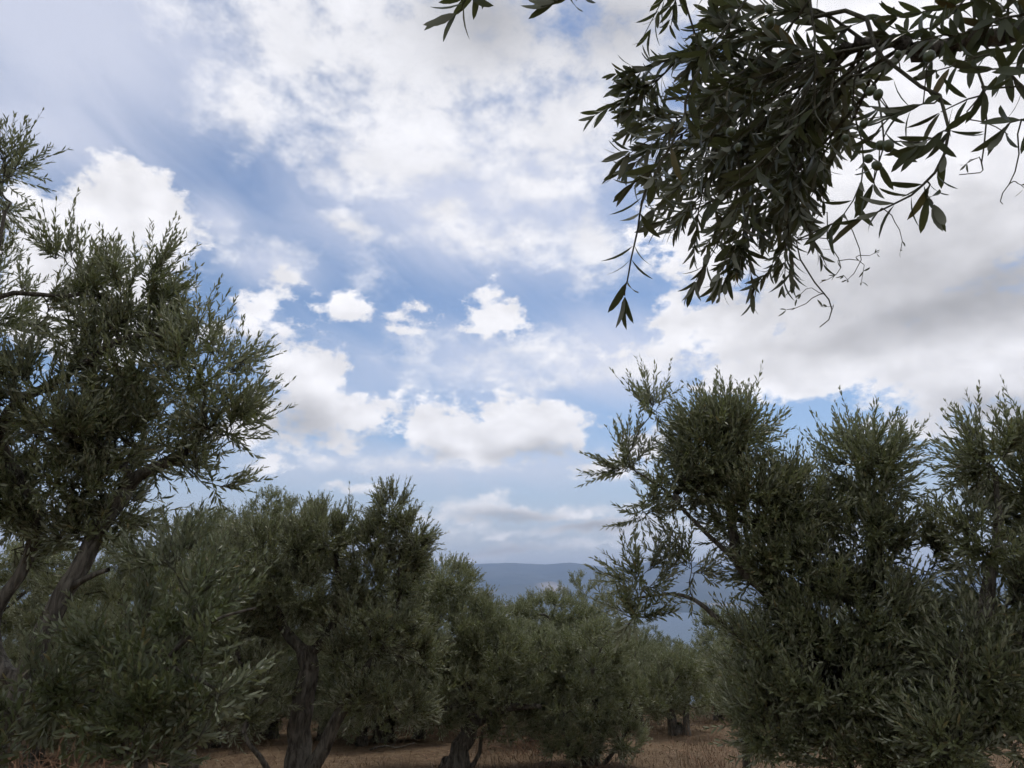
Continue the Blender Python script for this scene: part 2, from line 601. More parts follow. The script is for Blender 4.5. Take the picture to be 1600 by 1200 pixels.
hx = np.linspace(-1.35, 1.35, 420)
hy = np.concatenate([np.linspace(5200, 6200, 36), np.linspace(6250, 9600, 70), np.linspace(9700, 13500, 10)])
HX, HY = np.meshgrid(hx, hy)
HXW = HX * HY
HZ = hill_z(HXW, HY)
V = np.stack([HXW.ravel(), HY.ravel(), HZ.ravel()], 1)
nx, ny = len(hx), len(hy)
i = (np.arange(ny - 1)[:, None] * nx + np.arange(nx - 1)[None, :]).ravel()
hm = mesh_np('far_hills', V, np.stack([i, i + 1, i + nx + 1, i + nx], 1), M_HILL, True)
# quarry scars and pale shore flats
bare = np.zeros(len(V))
for (px, py, Yq, rx_, ry_) in ((862, 914, 7300, 160, 420), (735, 918, 7200, 260, 160), (782, 941, 5900, 170, 120), (955, 938, 5950, 110, 120),
                               (1240, 950, 5650, 420, 90), (1120, 944, 5900, 260, 110), (1330, 946, 5800, 200, 120)):
    c0 = at(px, py, Yq)
    r = np.sqrt(((V[:, 0] - c0[0]) / rx_) ** 2 + ((V[:, 1] - Yq) / ry_) ** 2)
    bare = np.maximum(bare, np.clip(1.6 * (1.15 - r), 0, 1))
a_ = hm.attributes.new('bare', 'FLOAT', 'POINT')
a_.data.foreach_set('value', bare.astype(np.float32))
link('far_hills', hm, kind='structure')


def box(x0, x1, y0, y1, z0, z1):
    v = [(x0, y0, z0), (x1, y0, z0), (x1, y1, z0), (x0, y1, z0), (x0, y0, z1), (x1, y0, z1), (x1, y1, z1), (x0, y1, z1)]
    f = np.array([[0, 3, 2, 1], [4, 5, 6, 7], [0, 1, 5, 4], [1, 2, 6, 5], [2, 3, 7, 6], [3, 0, 4, 7]])
    return np.array(v, dtype=float), f


def shore_building(px, wide, deep, high, gable, label, Yb=5560.0):
    """Far-shore building: walls, pitched or flat roof and a row of window openings."""
    c0 = at(px, 955, Yb)
    z0 = float(hill_z(np.array([c0[0]]), np.array([Yb]))[0]) - 2.0
    root = link('shore_building', None, label=label, category='building', group='buildings along the far shore')
    root.location = (c0[0], Yb, z0)
    v, f = box(-wide / 2, wide / 2, -deep / 2, deep / 2, 0, high)
    link('wall', mesh_np('wall', v, f, M_WHITE), root)
    if gable:
        e = 1.5
        v = np.array([(-wide / 2 - e, -deep / 2 - e, high), (wide / 2 + e, -deep / 2 - e, high), (wide / 2 + e, deep / 2 + e, high),
                      (-wide / 2 - e, deep / 2 + e, high), (-wide / 2 - e, 0, high + gable), (wide / 2 + e, 0, high + gable)])
        v[:, 2] += 0.02
        fs = [np.array([[0, 1, 5, 4], [2, 3, 4, 5], [0, 3, 2, 1]]), np.array([[0, 4, 3], [1, 2, 5]])]
        link('roof', mesh_np('roof', v, fs, M_TILE if gable > 3 else M_ROOF), root)
    else:
        v, f = box(-wide / 2 - 0.5, wide / 2 + 0.5, -deep / 2 - 0.5, deep / 2 + 0.5, high + 0.02, high + 1.2)
        link('roof', mesh_np('roof', v, f, M_ROOF), root)
    n = max(3, int(wide / 14))
    for q in range(n):
        x = -wide / 2 + wide * (q + 0.5) / n
        v, f = box(x - wide / n * 0.28, x + wide / n * 0.28, -deep / 2 - 0.25, -deep / 2 + 0.3, high * 0.35, high * 0.75)
        link('window', mesh_np('window', v, f, M_PANE), root)
    return root


shore_building(968, 190, 60, 17, 0, 'long white flat-roofed shed on the far shore, left of the leafy bough')
shore_building(1005, 40, 30, 12, 5, 'small white tiled house right beside the long shore shed')
shore_building(1218, 70, 40, 14, 5, 'white tiled shore building seen through the right olive, left of a pair')
shore_building(1252, 120, 45, 12, 2.5, 'low wide white shed on the far shore behind the right olive')
shore_building(775, 60, 40, 14, 2.5, 'lone pale shore building above the centre olive crowns', 5700.0)

# ------------------------------------------------------------------ haze over the bay
hz_v, hz_f = box(-21000, 21000, -200, 14500, SEA_Z - 2, 420)
m, nt, o = material('sea haze')
pv = nt.new('ShaderNodeVolumePrincipled')
pv.inputs['Color'].default_value = (0.52, 0.68, 1.0, 1)
pv.inputs['Density'].default_value = 1.2e-4
pv.inputs['Anisotropy'].default_value = 0.2
nt.l.new(pv.outputs[0], o.inputs['Volume'])
link('haze', mesh_np('haze', hz_v, hz_f, m), kind='stuff', label='thin blue haze over the bay and hills')


# ------------------------------------------------------------------ olive trees
CAM = np.array([0, 0, CAM_Z])
UP = np.array([0, 0, 1.0])


def unit(v):
    return v / np.maximum(np.linalg.norm(v, axis=-1, keepdims=True), 1e-9)


def tube(pts, rad, sides, gnarl=0.0, seed=0, cap=True):
    """Tapering tube along a polyline; gnarl gives the fluted, knotted look of an old trunk."""
    pts = np.asarray(pts, dtype=float)
    rad = np.asarray(rad, dtype=float)
    n = len(pts)
    tan = np.gradient(pts, axis=0) if n > 2 else np.repeat((pts[1] - pts[0])[None], 2, 0)
    tan = unit(tan)
    ref = np.array([0.31, 0.95, 0.05])
    e1 = unit(np.cross(tan, ref))
    e2 = np.cross(tan, e1)
    th = np.arange(sides) * 2 * math.pi / sides
    r = np.repeat(rad[:, None], sides, 1)
    if gnarl:
        s = np.concatenate([[0], np.cumsum(np.linalg.norm(np.diff(pts, axis=0), axis=1))])
        fl = 0.5 * np.sin(3 * th[None] + 1.1 * s[:, None] + seed) + 0.5 * np.sin(5 * th[None] - 1.7 * s[:, None] + 2 * seed)
        kn = fbm2(np.cos(th)[None] * 1.6 + 20 + seed, s[:, None] * 3.2 + np.sin(th)[None] * 1.6 + 30, seed, 4) - 0.5
        r = r * (1 + gnarl * (0.35 * fl + 1.3 * kn))
    V = pts[:, None] + e1[:, None] * (np.cos(th)[None] * r)[..., None] + e2[:, None] * (np.sin(th)[None] * r)[..., None]
    V = V.reshape(-1, 3)
    i = np.arange(n - 1)[:, None] * sides
    j = np.arange(sides)[None]
    k2 = (j + 1) % sides
    F = np.stack([i + j, i + k2, i + sides + k2, i + sides + j], -1).reshape(-1, 4)
    return V, F


def join(parts):
    Vs, Fs, o = [], [], 0
    for v, f in parts:
        Vs.append(v)
        Fs.append(f + o)
        o += len(v)
    return np.concatenate(Vs), np.concatenate(Fs)


def smooth_path(P, n):
    """Catmull-Rom resampling; columns may carry a radius."""
    P = np.asarray(P, dtype=float)
    if len(P) < 3:
        t = np.linspace(0, 1, n)[:, None]
        return P[0] * (1 - t) + P[-1] * t
    Q = np.concatenate([[2 * P[0] - P[1]], P, [2 * P[-1] - P[-2]]])
    t = np.linspace(0, len(P) - 1 - 1e-6, n)
    i = t.astype(int)
    u = (t - i)[:, None]
    a, b, c, d = Q[i], Q[i + 1], Q[i + 2], Q[i + 3]
    return 0.5 * (2 * b + (c - a) * u + (2 * a - 5 * b + 4 * c - d) * u ** 2 + (3 * b - a - 3 * c + d) * u ** 3)


class Skeleton:
    def __init__(self):
        self.A, self.B = np.zeros((40000, 3)), np.zeros((40000, 3))
        self.P, self.D, self.par = [], [], []
        self.paths = []            # lists of node indices, first one is the attachment node

    def nearest(self, T):
        n = len(self.P)
        P, D = self.A[:n], self.B[:n]
        v = T - P
        L = np.sqrt((v * v).sum(1))
        cs = (v * D).sum(1) / np.maximum(L, 1e-6)
        below = np.clip(P[:, 2] - T[2], 0, None)
        return int(np.argmin(L * (1.25 - 0.35 * cs) + 0.8 * below))

    def add(self, pts, attach):
        ids = [attach] if attach is not None else []
        prev = attach if attach is not None else -1
        for q in range(len(pts)):
            d = pts[min(q + 1, len(pts) - 1)] - pts[max(q - 1, 0)]
            d = d / max(math.sqrt(d @ d), 1e-9)
            self.A[len(self.P)], self.B[len(self.P)] = pts[q], d
            self.P.append(pts[q])
            self.D.append(d)
            self.par.append(prev)
            prev = len(self.P) - 1
            ids.append(prev)
        self.paths.append(ids)
        return ids

    def grow(self, T, rng, rise=0.1):
        a = self.nearest(T)
        p0, d0 = self.P[a], self.D[a]
        L = np.linalg.norm(T - p0)
        n = int(np.clip(np.ceil(L / 0.11), 3, 16))
        c = p0 + d0 * 0.38 * L + UP * rise * L + rng.normal(0, 0.09, 3) * L
        t = np.linspace(0, 1, n + 1)[1:, None]
        pts = (1 - t) ** 2 * p0 + 2 * t * (1 - t) * c + t * t * T
        pts = pts + rng.normal(0, 0.012, pts.shape) * np.sin(t * 3.1)
        return self.add(list(pts), a)


def shoots_leaves(base, direc, length, n, leaf_len, bend, rng, t0=0.10, ang=(46, 18), drop=0.06):
    """Opposite leaf pairs, each pair turned a quarter against the last, along gently bent shoots."""
    S = len(base)
    t = (t0 + (1 - t0) * (np.arange(n) + 0.5) / n)[None, :] + rng.normal(0, 0.012, (S, n))
    pos = base[:, None] + direc[:, None] * (length[:, None] * t)[..., None] + bend[:, None] * (length[:, None] * t * t)[..., None]
    tan = unit(direc[:, None] + 2 * bend[:, None] * t[..., None])
    e1 = unit(np.cross(tan, unit(rng.normal(0, 1, (S, 1, 3)))))
    e2 = np.cross(tan, e1)
    ph = rng.uniform(0, 6.28, (S, 1, 1)) + (np.arange(n) * math.pi / 2)[None, :, None] + np.array([0, math.pi])[None, None]
    ph = ph + rng.normal(0, 0.25, (S, n, 2))
    radl = e1[:, :, None] * np.cos(ph)[..., None] + e2[:, :, None] * np.sin(ph)[..., None]
    a = np.radians(ang[0] + (ang[1] - ang[0]) * t[..., None] + rng.normal(0, 10, (S, n, 2)))
    T = tan[:, :, None]
    D = T * np.cos(a)[..., None] + radl * np.sin(a)[..., None]
    N = T * np.sin(a)[..., None] - radl * np.cos(a)[..., None]
    D = unit(D + rng.normal(0, 0.10, D.shape))
    N = unit(N - D * (N * D).sum(-1, keepdims=True) + rng.normal(0, 0.22, N.shape))
    N = unit(N - D * (N * D).sum(-1, keepdims=True))
    L = leaf_len * rng.uniform(0.66, 1.12, (S, n, 2)) * (1 - 0.30 * np.clip((t[..., None] - 0.7) / 0.3, 0, 1))
    P = np.repeat(pos[:, :, None], 2, 2)
    keep = rng.uniform(0, 1, (S, n, 2)) > drop
    return P[keep], D[keep], N[keep], L[keep]


def leaves_mesh(name, lv, origin, mat, res, wr=0.115):
    P, D, N, L = lv
    P = P - origin
    L = L[:, None]
    S = np.cross(D, N)
    n = len(P)
    W = wr * L
    st = P + D * L * 0.05
    if res == 2:
        v = np.stack([st, st + D * L * 0.46 + S * W + N * L * 0.03, st + D * L + N * L * -0.05, st + D * L * 0.46 - S * W + N * L * 0.03], 1)
        q = np.arange(n)[:, None] * 4 + np.arange(4)[None]
        return mesh_np(name, v.reshape(-1, 3), q, mat)
    if res == 4:
        m1, m2 = st + D * L * 0.32 + N * L * 0.025, st + D * L * 0.68 + N * L * 0.015
        v = np.stack([st, m1 + S * W * 0.88, m1 - S * W * 0.88, m2 + S * W * 0.84, m2 - S * W * 0.84, st + D * L - N * L * 0.05], 1)
        b = np.arange(n)[:, None] * 6
        return mesh_np(name, v.reshape(-1, 3), [np.concatenate([b + np.array([[0, 1, 2]]), b + np.array([[3, 5, 4]])]), b + np.array([[1, 3, 4, 2]])], mat)
    v, tri, quad = leaf_blade(n)
    v = st[:, None] + D[:, None] * (v[None, :, 0:1] * L[:, None]) - S[:, None] * (v[None, :, 1:2] * L[:, None] * wr / 0.115) + N[:, None] * (v[None, :, 2:3] * L[:, None])
    k_ = v.shape[1]
    b = np.arange(n)[:, None, None] * k_
    return mesh_np(name, v.reshape(-1, 3), [(b + tri[None]).reshape(-1, 3), (b + quad[None]).reshape(-1, 4)], mat, True)


def leaf_blade(n=0, curl=0.0):
    """Unit olive leaf along +X with a midrib fold and a thin stalk: 20 triangles."""
    xs = np.array([0.0, 0.16, 0.38, 0.62, 0.84])
    ws = np.array([0.012, 0.078, 0.115, 0.112, 0.074])
    v = []
    for x, w in zip(xs, ws):
        arch = 0.05 * math.sin(math.pi * x) - (0.06 + curl) * x * x
        v += [(x, -w, arch + 0.16 * w), (x, 0, arch), (x, w, arch + 0.16 * w)]
    v.append((1.0, 0, -0.06 - curl))
    quad = []
    for r in range(4):
        for c in range(2):
            a = r * 3 + c
            quad.append((a, a + 3, a + 4, a + 1))
    tri = [(12, 15, 13), (13, 15, 14)]
    return np.array(v), np.array(tri), np.array(quad)


LEAF_MESHES = {}


def leaf_data(mat):
    if mat.name not in LEAF_MESHES:
        out_ = []
        for c_ in (-0.03, 0.02, 0.07):
            v, tri, quad = leaf_blade(curl=c_)
            v = v + np.array([0.05, 0, 0])
            out_.append(mesh_np('leaf', v, [tri, quad], mat, True))
        LEAF_MESHES[mat.name] = out_
    return LEAF_MESHES[mat.name]


def project(P):
    v = P - CAM
    d = v @ FWD
    dd = np.where(d > 0.05, d, 1e9)
    return 800 + FOC * (v @ RGT) / dd, 600 - FOC * (v @ UPV) / dd, d


def largest_leaves(lv, count):
    """Indices of the leaves that show largest: nearest in their small patch of the view, by apparent area."""
    P, D, N, L = lv
    c = P + D * (L * 0.5)[:, None]
    x, y, d = project(c)
    ok = np.where((d > 0.3) & (x > 4) & (x < 1596) & (y > 4) & (y < 1196))[0]
    cell = (x[ok] // 7).astype(int) * 1000 + (y[ok] // 7).astype(int)
    order = np.lexsort((d[ok], cell))
    first = np.ones(len(order), dtype=bool)
    first[1:] = cell[order][1:] != cell[order][:-1]
    idx = ok[order[first]]
    view = unit(c[idx] - CAM)
    area = (L[idx] / d[idx]) ** 2 * (0.25 + np.abs((N[idx] * view).sum(1)))
    return idx[np.argsort(-area)[:count]]


def place_leaves(root, lv, idx, mat, wscale=1.0):
    data = leaf_data(mat)
    P, D, N, L = lv
    S = np.cross(D, N)
    o = np.array(root.location)
    for q in idx:
        ob = bpy.data.objects.new('leaf', data[q % 3])
        p = P[q] - o
        l = L[q]
        dx, sy, nz = D[q] * l, -S[q] * l * wscale, N[q] * l
        ob.matrix_basis = Matrix(((dx[0], sy[0], nz[0], p[0]), (dx[1], sy[1], nz[1], p[1]), (dx[2], sy[2], nz[2], p[2]), (0, 0, 0, 1)))
        COL.objects.link(ob)
        ob.parent = root


def without(lv, idx):
    keep = np.ones(len(lv[0]), dtype=bool)
    keep[idx] = False
    return tuple(a[keep] for a in lv)


def lobe(x, y, rx, ry, Y, rd, w=1.0):
    """Leafy mass seen at photo position x, y, Y metres ahead, rd metres deep."""
    c = at(x, y, Y)
    dep = float((c - CAM) @ FWD)
    return (c, np.array([rx * dep / FOC, rd, ry * dep / FOC]), w)


def pxs(*pts):
    return np.array([tuple(at(p[0], p[1], p[2])) + (p[3],) for p in pts])


def olive_tree(label, base, stems, lobes, seed, dens=800, leaf_len=0.055, leaf_n=11, shoot=(0.16, 0.36), res=2, mat=None, wr=0.115,
               up=0.55, singles=0, group='olive trees of the grove', droop=0.0, twigs=True, shell=0.6, inset=0.12, name='olive_tree', sprout=0.06):
    """One olive tree: trunk, limbs, fine twigs, crown of leafy shoots; singles = leaves kept as parts of their own."""
    rng = np.random.default_rng(seed)
    mat = mat or M_LEAF
    bz = float(ground_z(base[0], base[1]))
    org = np.array([base[0], base[1], bz])
    root = link(name, None, label=label, category='tree', group=group)
    root.location = tuple(org)
    sk = Skeleton()
    # --- trunk and hand-placed limbs
    first = stems[0].copy()
    foot = np.array([[base[0], base[1], bz - 0.15, first[0, 3] * 1.45], [base[0], base[1], bz + 0.10, first[0, 3] * 1.15]])
    for q, st in enumerate(stems):
        if q == 0:
            st = np.concatenate([foot, st])
        n = max(6, int(np.linalg.norm(np.diff(st[:, :3], axis=0), axis=1).sum() / 0.09))
        if q > 0:
            P_ = np.array(sk.P)
            a = int(np.argmin(np.linalg.norm(P_ - st[0, :3], axis=1)))
            st = np.concatenate([[np.append(P_[a], st[0, 3] * 1.2)], st])
        sp = smooth_path(st, n)
        wob = rng.normal(0, 1, (n, 3)) * (sp[:, 3:4] * 0.10)
        wob[:3] = 0
        sp[:, :3] += wob
        if q == 0:
            sk.add(list(sp[:, :3]), None)
            v, f = tube(sp[:, :3], sp[:, 3], 20, 0.42, seed)
            link('trunk', mesh_np('trunk', v - org, f, M_BARK, True), root)
        else:
            sk.add(list(sp[1:, :3]), a)
            v, f = tube(sp[:, :3], np.maximum(sp[:, 3], 0.006), 12, 0.30, seed + q)
            link('limb', mesh_np('limb', v - org, f, M_BARK, True), root)
    n_hand = len(sk.paths)
    # --- limbs to every leafy mass, then branches to points spread through it
    lobes = sorted(lobes, key=lambda l: np.linalg.norm(l[0] - sk.P[-1]))
    owner = {}
    targets = []
    for li, (c, r, w) in enumerate(lobes):
        r = np.maximum(r - inset, r * 0.40)
        lobes[li] = (c, r, w)
        area = math.pi * r[0] * r[2]
        nt_ = max(3, int(round(area * w * dens / 13)))
        u = unit(rng.normal(0, 1, (nt_, 3)))
        rr = rng.uniform(0, 1, (nt_, 1)) ** (1 / (3.0 + 3 * shell))
        targets += [(c + u[i] * r * rr[i], li) for i in range(nt_)]
    for li, (c, r, w) in enumerate(lobes):
        ids = sk.grow(c - UP * r[2] * 0.35, rng)
        owner[len(sk.paths) - 1] = (li, True)
    n_main = len(sk.paths)
    org_d = np.array(sk.P[min(8, len(sk.P) - 1)])
    targets.sort(key=lambda t_: np.linalg.norm(t_[0] - lobes[t_[1]][0] + 0 * org_d))
    for T, li in targets:
        sk.grow(T, rng)
        owner[len(sk.paths) - 1] = (li, False)
    # --- thickness from what each branch carries
    NP = len(sk.P)
    load = np.zeros(NP)
    for ids in sk.paths[n_hand:]:
        load[ids[-1]] += 1
    for q in range(NP - 1, -1, -1):
        if sk.par[q] >= 0:
            load[sk.par[q]] += load[q]
    rad = np.minimum(0.0030 * np.maximum(load, 1) ** 0.47, 0.045)
    P_ = np.array(sk.P)
    fine = []
    for pi, ids in enumerate(sk.paths[n_hand:], n_hand):
        pts = P_[ids]
        rr = rad[ids].copy()
        rr[0] = rr[1] * 1.1
        rr[-1] *= 0.6
        if pi < n_main and rr[0] > 0.012:
            v, f = tube(pts, rr, 9, 0.22, seed + pi)
            link('limb', mesh_np('limb', v - org, f, M_BARK, True), root)
        else:
            fine.append(tube(pts, rr, 5 if rr[0] > 0.010 and res > 2 else 3))
    # --- leafy shoots
    sb, sd, sl, sbend = [], [], [], []
    total = 0
    for pi, ids in enumerate(sk.paths[n_hand:], n_hand):
        li, main = owner[pi]
        c, r, w = lobes[li]
        if main:
            continue
        k0 = 1 + int(0.25 * (len(ids) - 1))
        nodes = ids[k0:] + [ids[-1]] * 2
        for nd in nodes:
            m_ = rng.integers(1, 4)
            p = P_[nd]
            o_ = unit((p - c) / r)
            for _ in range(m_):
                d_ = o_ * 0.75 + UP * (up + 0.25 * rng.normal()) + rng.normal(0, 0.42, 3) + np.array(sk.D[nd]) * 0.35
                sb.append(p)
                sd.append(d_)
                L_ = rng.uniform(*shoot)
                if rng.uniform() < sprout and o_[2] > 0.1:
                    L_ *= 1.3
                    sd[-1] = o_ * 0.45 + UP * 1.1 + rng.normal(0, 0.15, 3)
                sl.append(L_)
    sb, sd, sl = np.array(sb), unit(np.array(sd)), np.array(sl)
    want = int(sum(math.pi * r[0] * r[2] * w for c, r, w in lobes) * dens)
    if len(sb) > want:
        pick = rng.choice(len(sb), want, replace=False)
        sb, sd, sl = sb[pick], sd[pick], sl[pick]
    bend = UP[None] * (0.22 - droop) * rng.uniform(0.3, 1.3, (len(sb), 1)) + rng.normal(0, 0.10, (len(sb), 3))
    lv = shoots_leaves(sb, sd, sl, leaf_n, leaf_len, bend, rng)
    # shoot stems
    if twigs:
        tt = np.linspace(0, 1, 4 if res > 2 else 3)
        pts = sb[:, None] + sd[:, None] * (sl[:, None] * tt)[..., None] + bend[:, None] * (sl[:, None] * tt ** 2)[..., None]
        e1 = unit(np.cross(sd, np.array([0.3, 0.9, 0.2])))
        e2 = np.cross(sd, e1)
        th = np.arange(3) * 2.0944
        rr = np.linspace(0.0028, 0.0010, len(tt)) * (1.0 if res > 2 else 1.3)
        ring = e1[:, None] * np.cos(th)[None, :, None] + e2[:, None] * np.sin(th)[None, :, None]
        v = pts[:, :, None] + ring[:, None] * rr[None, :, None, None]
        k_ = len(tt)
        i0 = np.arange(len(sb))[:, None, None] * (3 * k_) + np.arange(k_ - 1)[None, :, None] * 3
        j0 = np.arange(3)[None, None]
        f = np.stack(np.broadcast_arrays(i0 + j0, i0 + (j0 + 1) % 3, i0 + 3 + (j0 + 1) % 3, i0 + 3 + j0), -1).reshape(-1, 4)
        fine.append((v.reshape(-1, 3), f))
    v, f = join(fine)
    link('twigs', mesh_np('twigs', v - org, f, M_TWIG), root, kind='stuff')
    if singles:
        idx = largest_leaves(lv, singles)
        place_leaves(root, lv, idx, mat, wr / 0.115)
        lv = without(lv, idx)
    link('crown', leaves_mesh('crown', lv, org, mat, res, wr), root, kind='stuff')
    STATS.append((label[:40], len(sb), len(lv[0])))
    return root


STATS = []


def foot(x, Y):
    return (float(at(x, 1150, Y)[0]), Y)


# big olive at the left edge, leaning trunk and wide crown
olive_tree('large dark olive with a leaning trunk filling the left edge', foot(-25, 4.3),
           [pxs((-8, 1180, 4.3, 0.062), (30, 1080, 4.3, 0.056), (82, 960, 4.3, 0.052), (125, 885, 4.32, 0.048), (158, 820, 4.36, 0.044), (200, 762, 4.4, 0.045)),
            pxs((215, 745, 4.4, 0.040), (250, 728, 4.38, 0.036), (292, 708, 4.36, 0.030)),
            pxs((0, 1040, 4.35, 0.042), (-10, 960, 4.4, 0.038), (40, 880, 4.45, 0.034), (50, 790, 4.4, 0.04), (0, 690, 4.3, 0.036), (20, 635, 4.25, 0.030), (80, 600, 4.2, 0.026),
                (130, 568, 4.15, 0.022), (185, 532, 4.1, 0.018), (240, 523, 4.1, 0.012), (290, 540, 4.1, 0.008)),
            pxs((105, 920, 4.3, 0.022), (140, 900, 4.25, 0.018), (170, 890, 4.2, 0.012)),
            pxs((0, 690, 4.3, 0.03), (-25, 560, 4.2, 0.024), (-10, 430, 4.1, 0.016), (8, 330, 4.05, 0.010))],
           [lobe(200, 455, 115, 135, 4.3, 0.5, 0.36), lobe(105, 440, 85, 125, 4.2, 0.45, 0.34), lobe(325, 590, 105, 125, 4.3, 0.6, 0.6), lobe(215, 580, 150, 130, 4.4, 0.7, 0.5),
            lobe(355, 665, 85, 85, 4.3, 0.5, 0.6), lobe(70, 640, 150, 130, 4.3, 0.7, 0.6), lobe(220, 690, 150, 85, 4.4, 0.6, 0.75), lobe(20, 480, 90, 130, 4.1, 0.6, 0.3),
            lobe(320, 750, 75, 55, 4.3, 0.3, 0.5), lobe(70, 770, 160, 85, 4.4, 0.6, 0.8), lobe(5, 275, 60, 125, 4.05, 0.25, 0.5), lobe(-70, 480, 110, 220, 4.4, 0.7, 0.3),
            lobe(190, 795, 95, 65, 4.4, 0.5, 0.8), lobe(-60, 720, 120, 120, 4.4, 0.6, 0.5), lobe(275, 500, 60, 60, 4.3, 0.4, 0.4), lobe(120, 835, 130, 55, 4.5, 0.5, 0.7), lobe(20, 850, 90, 70, 4.5, 0.5, 0.7), lobe(140, 700, 150, 90, 4.2, 0.6, 0.5)],
           11, dens=2300, res=4, singles=300, leaf_len=0.062, wr=0.12, inset=0.24)

# right-hand olive
olive_tree('broad olive on the right with two rounded tops and a drooping left bough', foot(1400, 5.0),
           [pxs((1395, 1260, 5.0, 0.085), (1360, 1150, 5.0, 0.075), (1300, 1075, 5.0, 0.068), (1245, 1000, 5.0, 0.06), (1195, 920, 5.0, 0.05), (1155, 880, 5.0, 0.042), (1140, 800, 5.0, 0.03)),
            pxs((1245, 1000, 5.0, 0.03), (1185, 1010, 4.95, 0.025), (1130, 975, 4.9, 0.020), (1090, 940, 4.9, 0.015), (1050, 928, 4.9, 0.011), (990, 935, 4.9, 0.007)),
            pxs((1300, 1075, 5.0, 0.045), (1360, 960, 5.0, 0.038), (1375, 860, 5.0, 0.03), (1350, 780, 5.0, 0.02)),
            pxs((1155, 880, 5.0, 0.02), (1090, 820, 5.0, 0.015), (1045, 770, 4.95, 0.010), (1000, 740, 4.9, 0.007))],
           [lobe(1250, 800, 70, 95, 5.0, 0.45, 0.9), lobe(1440, 880, 70, 85, 4.9, 0.45, 0.7), lobe(1100, 720, 90, 110, 5.05, 0.5, 0.8), lobe(1130, 695, 100, 95, 5.0, 0.55, 1.38), lobe(1175, 800, 120, 100, 5.0, 0.6, 1.12), lobe(1055, 760, 65, 80, 5.0, 0.4, 0.62), lobe(985, 725, 55, 65, 4.9, 0.3, 0.62),
            lobe(1005, 795, 60, 40, 4.9, 0.25, 0.56), lobe(1020, 640, 30, 36, 5.0, 0.2, 0.50), lobe(1350, 735, 98, 95, 5.0, 0.55, 1.19), lobe(1345, 840, 105, 100, 5.0, 0.6, 0.88), lobe(1235, 890, 120, 90, 5.0, 0.6, 0.88),
            lobe(1330, 960, 170, 110, 4.9, 0.6, 0.94), lobe(1000, 905, 85, 42, 4.9, 0.3, 0.69), lobe(990, 962, 48, 36, 4.9, 0.2, 0.62), lobe(1080, 890, 60, 34, 4.9, 0.25, 0.56),
            lobe(1280, 1075, 160, 110, 4.8, 0.6, 1.00), lobe(1430, 1090, 150, 120, 4.8, 0.6, 1.00), lobe(1200, 1130, 90, 85, 4.8, 0.4, 0.88), lobe(1350, 1180, 160, 70, 4.7, 0.5, 1.00),
            lobe(1190, 1010, 80, 70, 4.9, 0.4, 0.75)],
           23, dens=2600, res=4, singles=300, leaf_len=0.062, wr=0.12, inset=0.25)

# olive at the right edge
olive_tree('olive cut by the right edge of the view, beside the broad one', foot(1490, 4.4),
           [pxs((1485, 1290, 4.4, 0.075), (1478, 1180, 4.4, 0.065), (1500, 1060, 4.4, 0.055), (1540, 940, 4.4, 0.038), (1560, 830, 4.4, 0.022), (1555, 740, 4.4, 0.015)),
            pxs((1500, 1060, 4.4, 0.04), (1590, 1000, 4.4, 0.03), (1650, 900, 4.4, 0.02))],
           [lobe(1555, 715, 80, 85, 4.4, 0.45, 1.05), lobe(1530, 850, 65, 90, 4.4, 0.4, 0.75), lobe(1570, 930, 100, 110, 4.4, 0.5, 0.90), lobe(1500, 1050, 110, 95, 4.3, 0.5, 1.12),
            lobe(1640, 800, 90, 180, 4.5, 0.6, 0.90), lobe(1570, 1120, 120, 110, 4.3, 0.5, 1.20), lobe(1660, 1050, 110, 150, 4.4, 0.5, 0.75), lobe(1485, 1160, 110, 70, 4.15, 0.35, 1.2)],
           37, dens=2600, res=4, singles=300, leaf_len=0.062, wr=0.12, inset=0.25)

# young bushy olive low in the left foreground
olive_tree('low bushy young olive with fresher green leaves in the left foreground', foot(225, 4.0),
           [pxs((225, 1330, 4.0, 0.035), (220, 1200, 4.0, 0.030), (215, 1090, 4.0, 0.024), (225, 1000, 4.0, 0.018)),
            pxs((205, 1090, 4.0, 0.014), (290, 1000, 3.9, 0.011), (345, 965, 3.75, 0.008), (400, 950, 3.7, 0.006))],
           [lobe(230, 1000, 140, 105, 4.0, 0.5, 0.6), lobe(120, 1070, 100, 70, 4.0, 0.4, 0.5), lobe(300, 950, 105, 80, 4.0, 0.45, 0.6), lobe(335, 1060, 80, 90, 3.9, 0.35, 0.6),
            lobe(275, 885, 80, 60, 4.0, 0.4, 0.6), lobe(40, 1090, 110, 80, 3.9, 0.4, 0.5), lobe(240, 1120, 130, 75, 3.8, 0.4, 0.6), lobe(130, 1130, 110, 60, 3.8, 0.4, 0.5),
            lobe(200, 1190, 130, 45, 3.8, 0.4, 0.5), lobe(20, 1170, 70, 40, 3.8, 0.4, 0.3), lobe(310, 1150, 70, 50, 3.8, 0.3, 0.35)],
           41, dens=1900, res=4, singles=300, leaf_len=0.066, wr=0.125, mat=M_LEAF_YOUNG, inset=0.18, up=0.7)

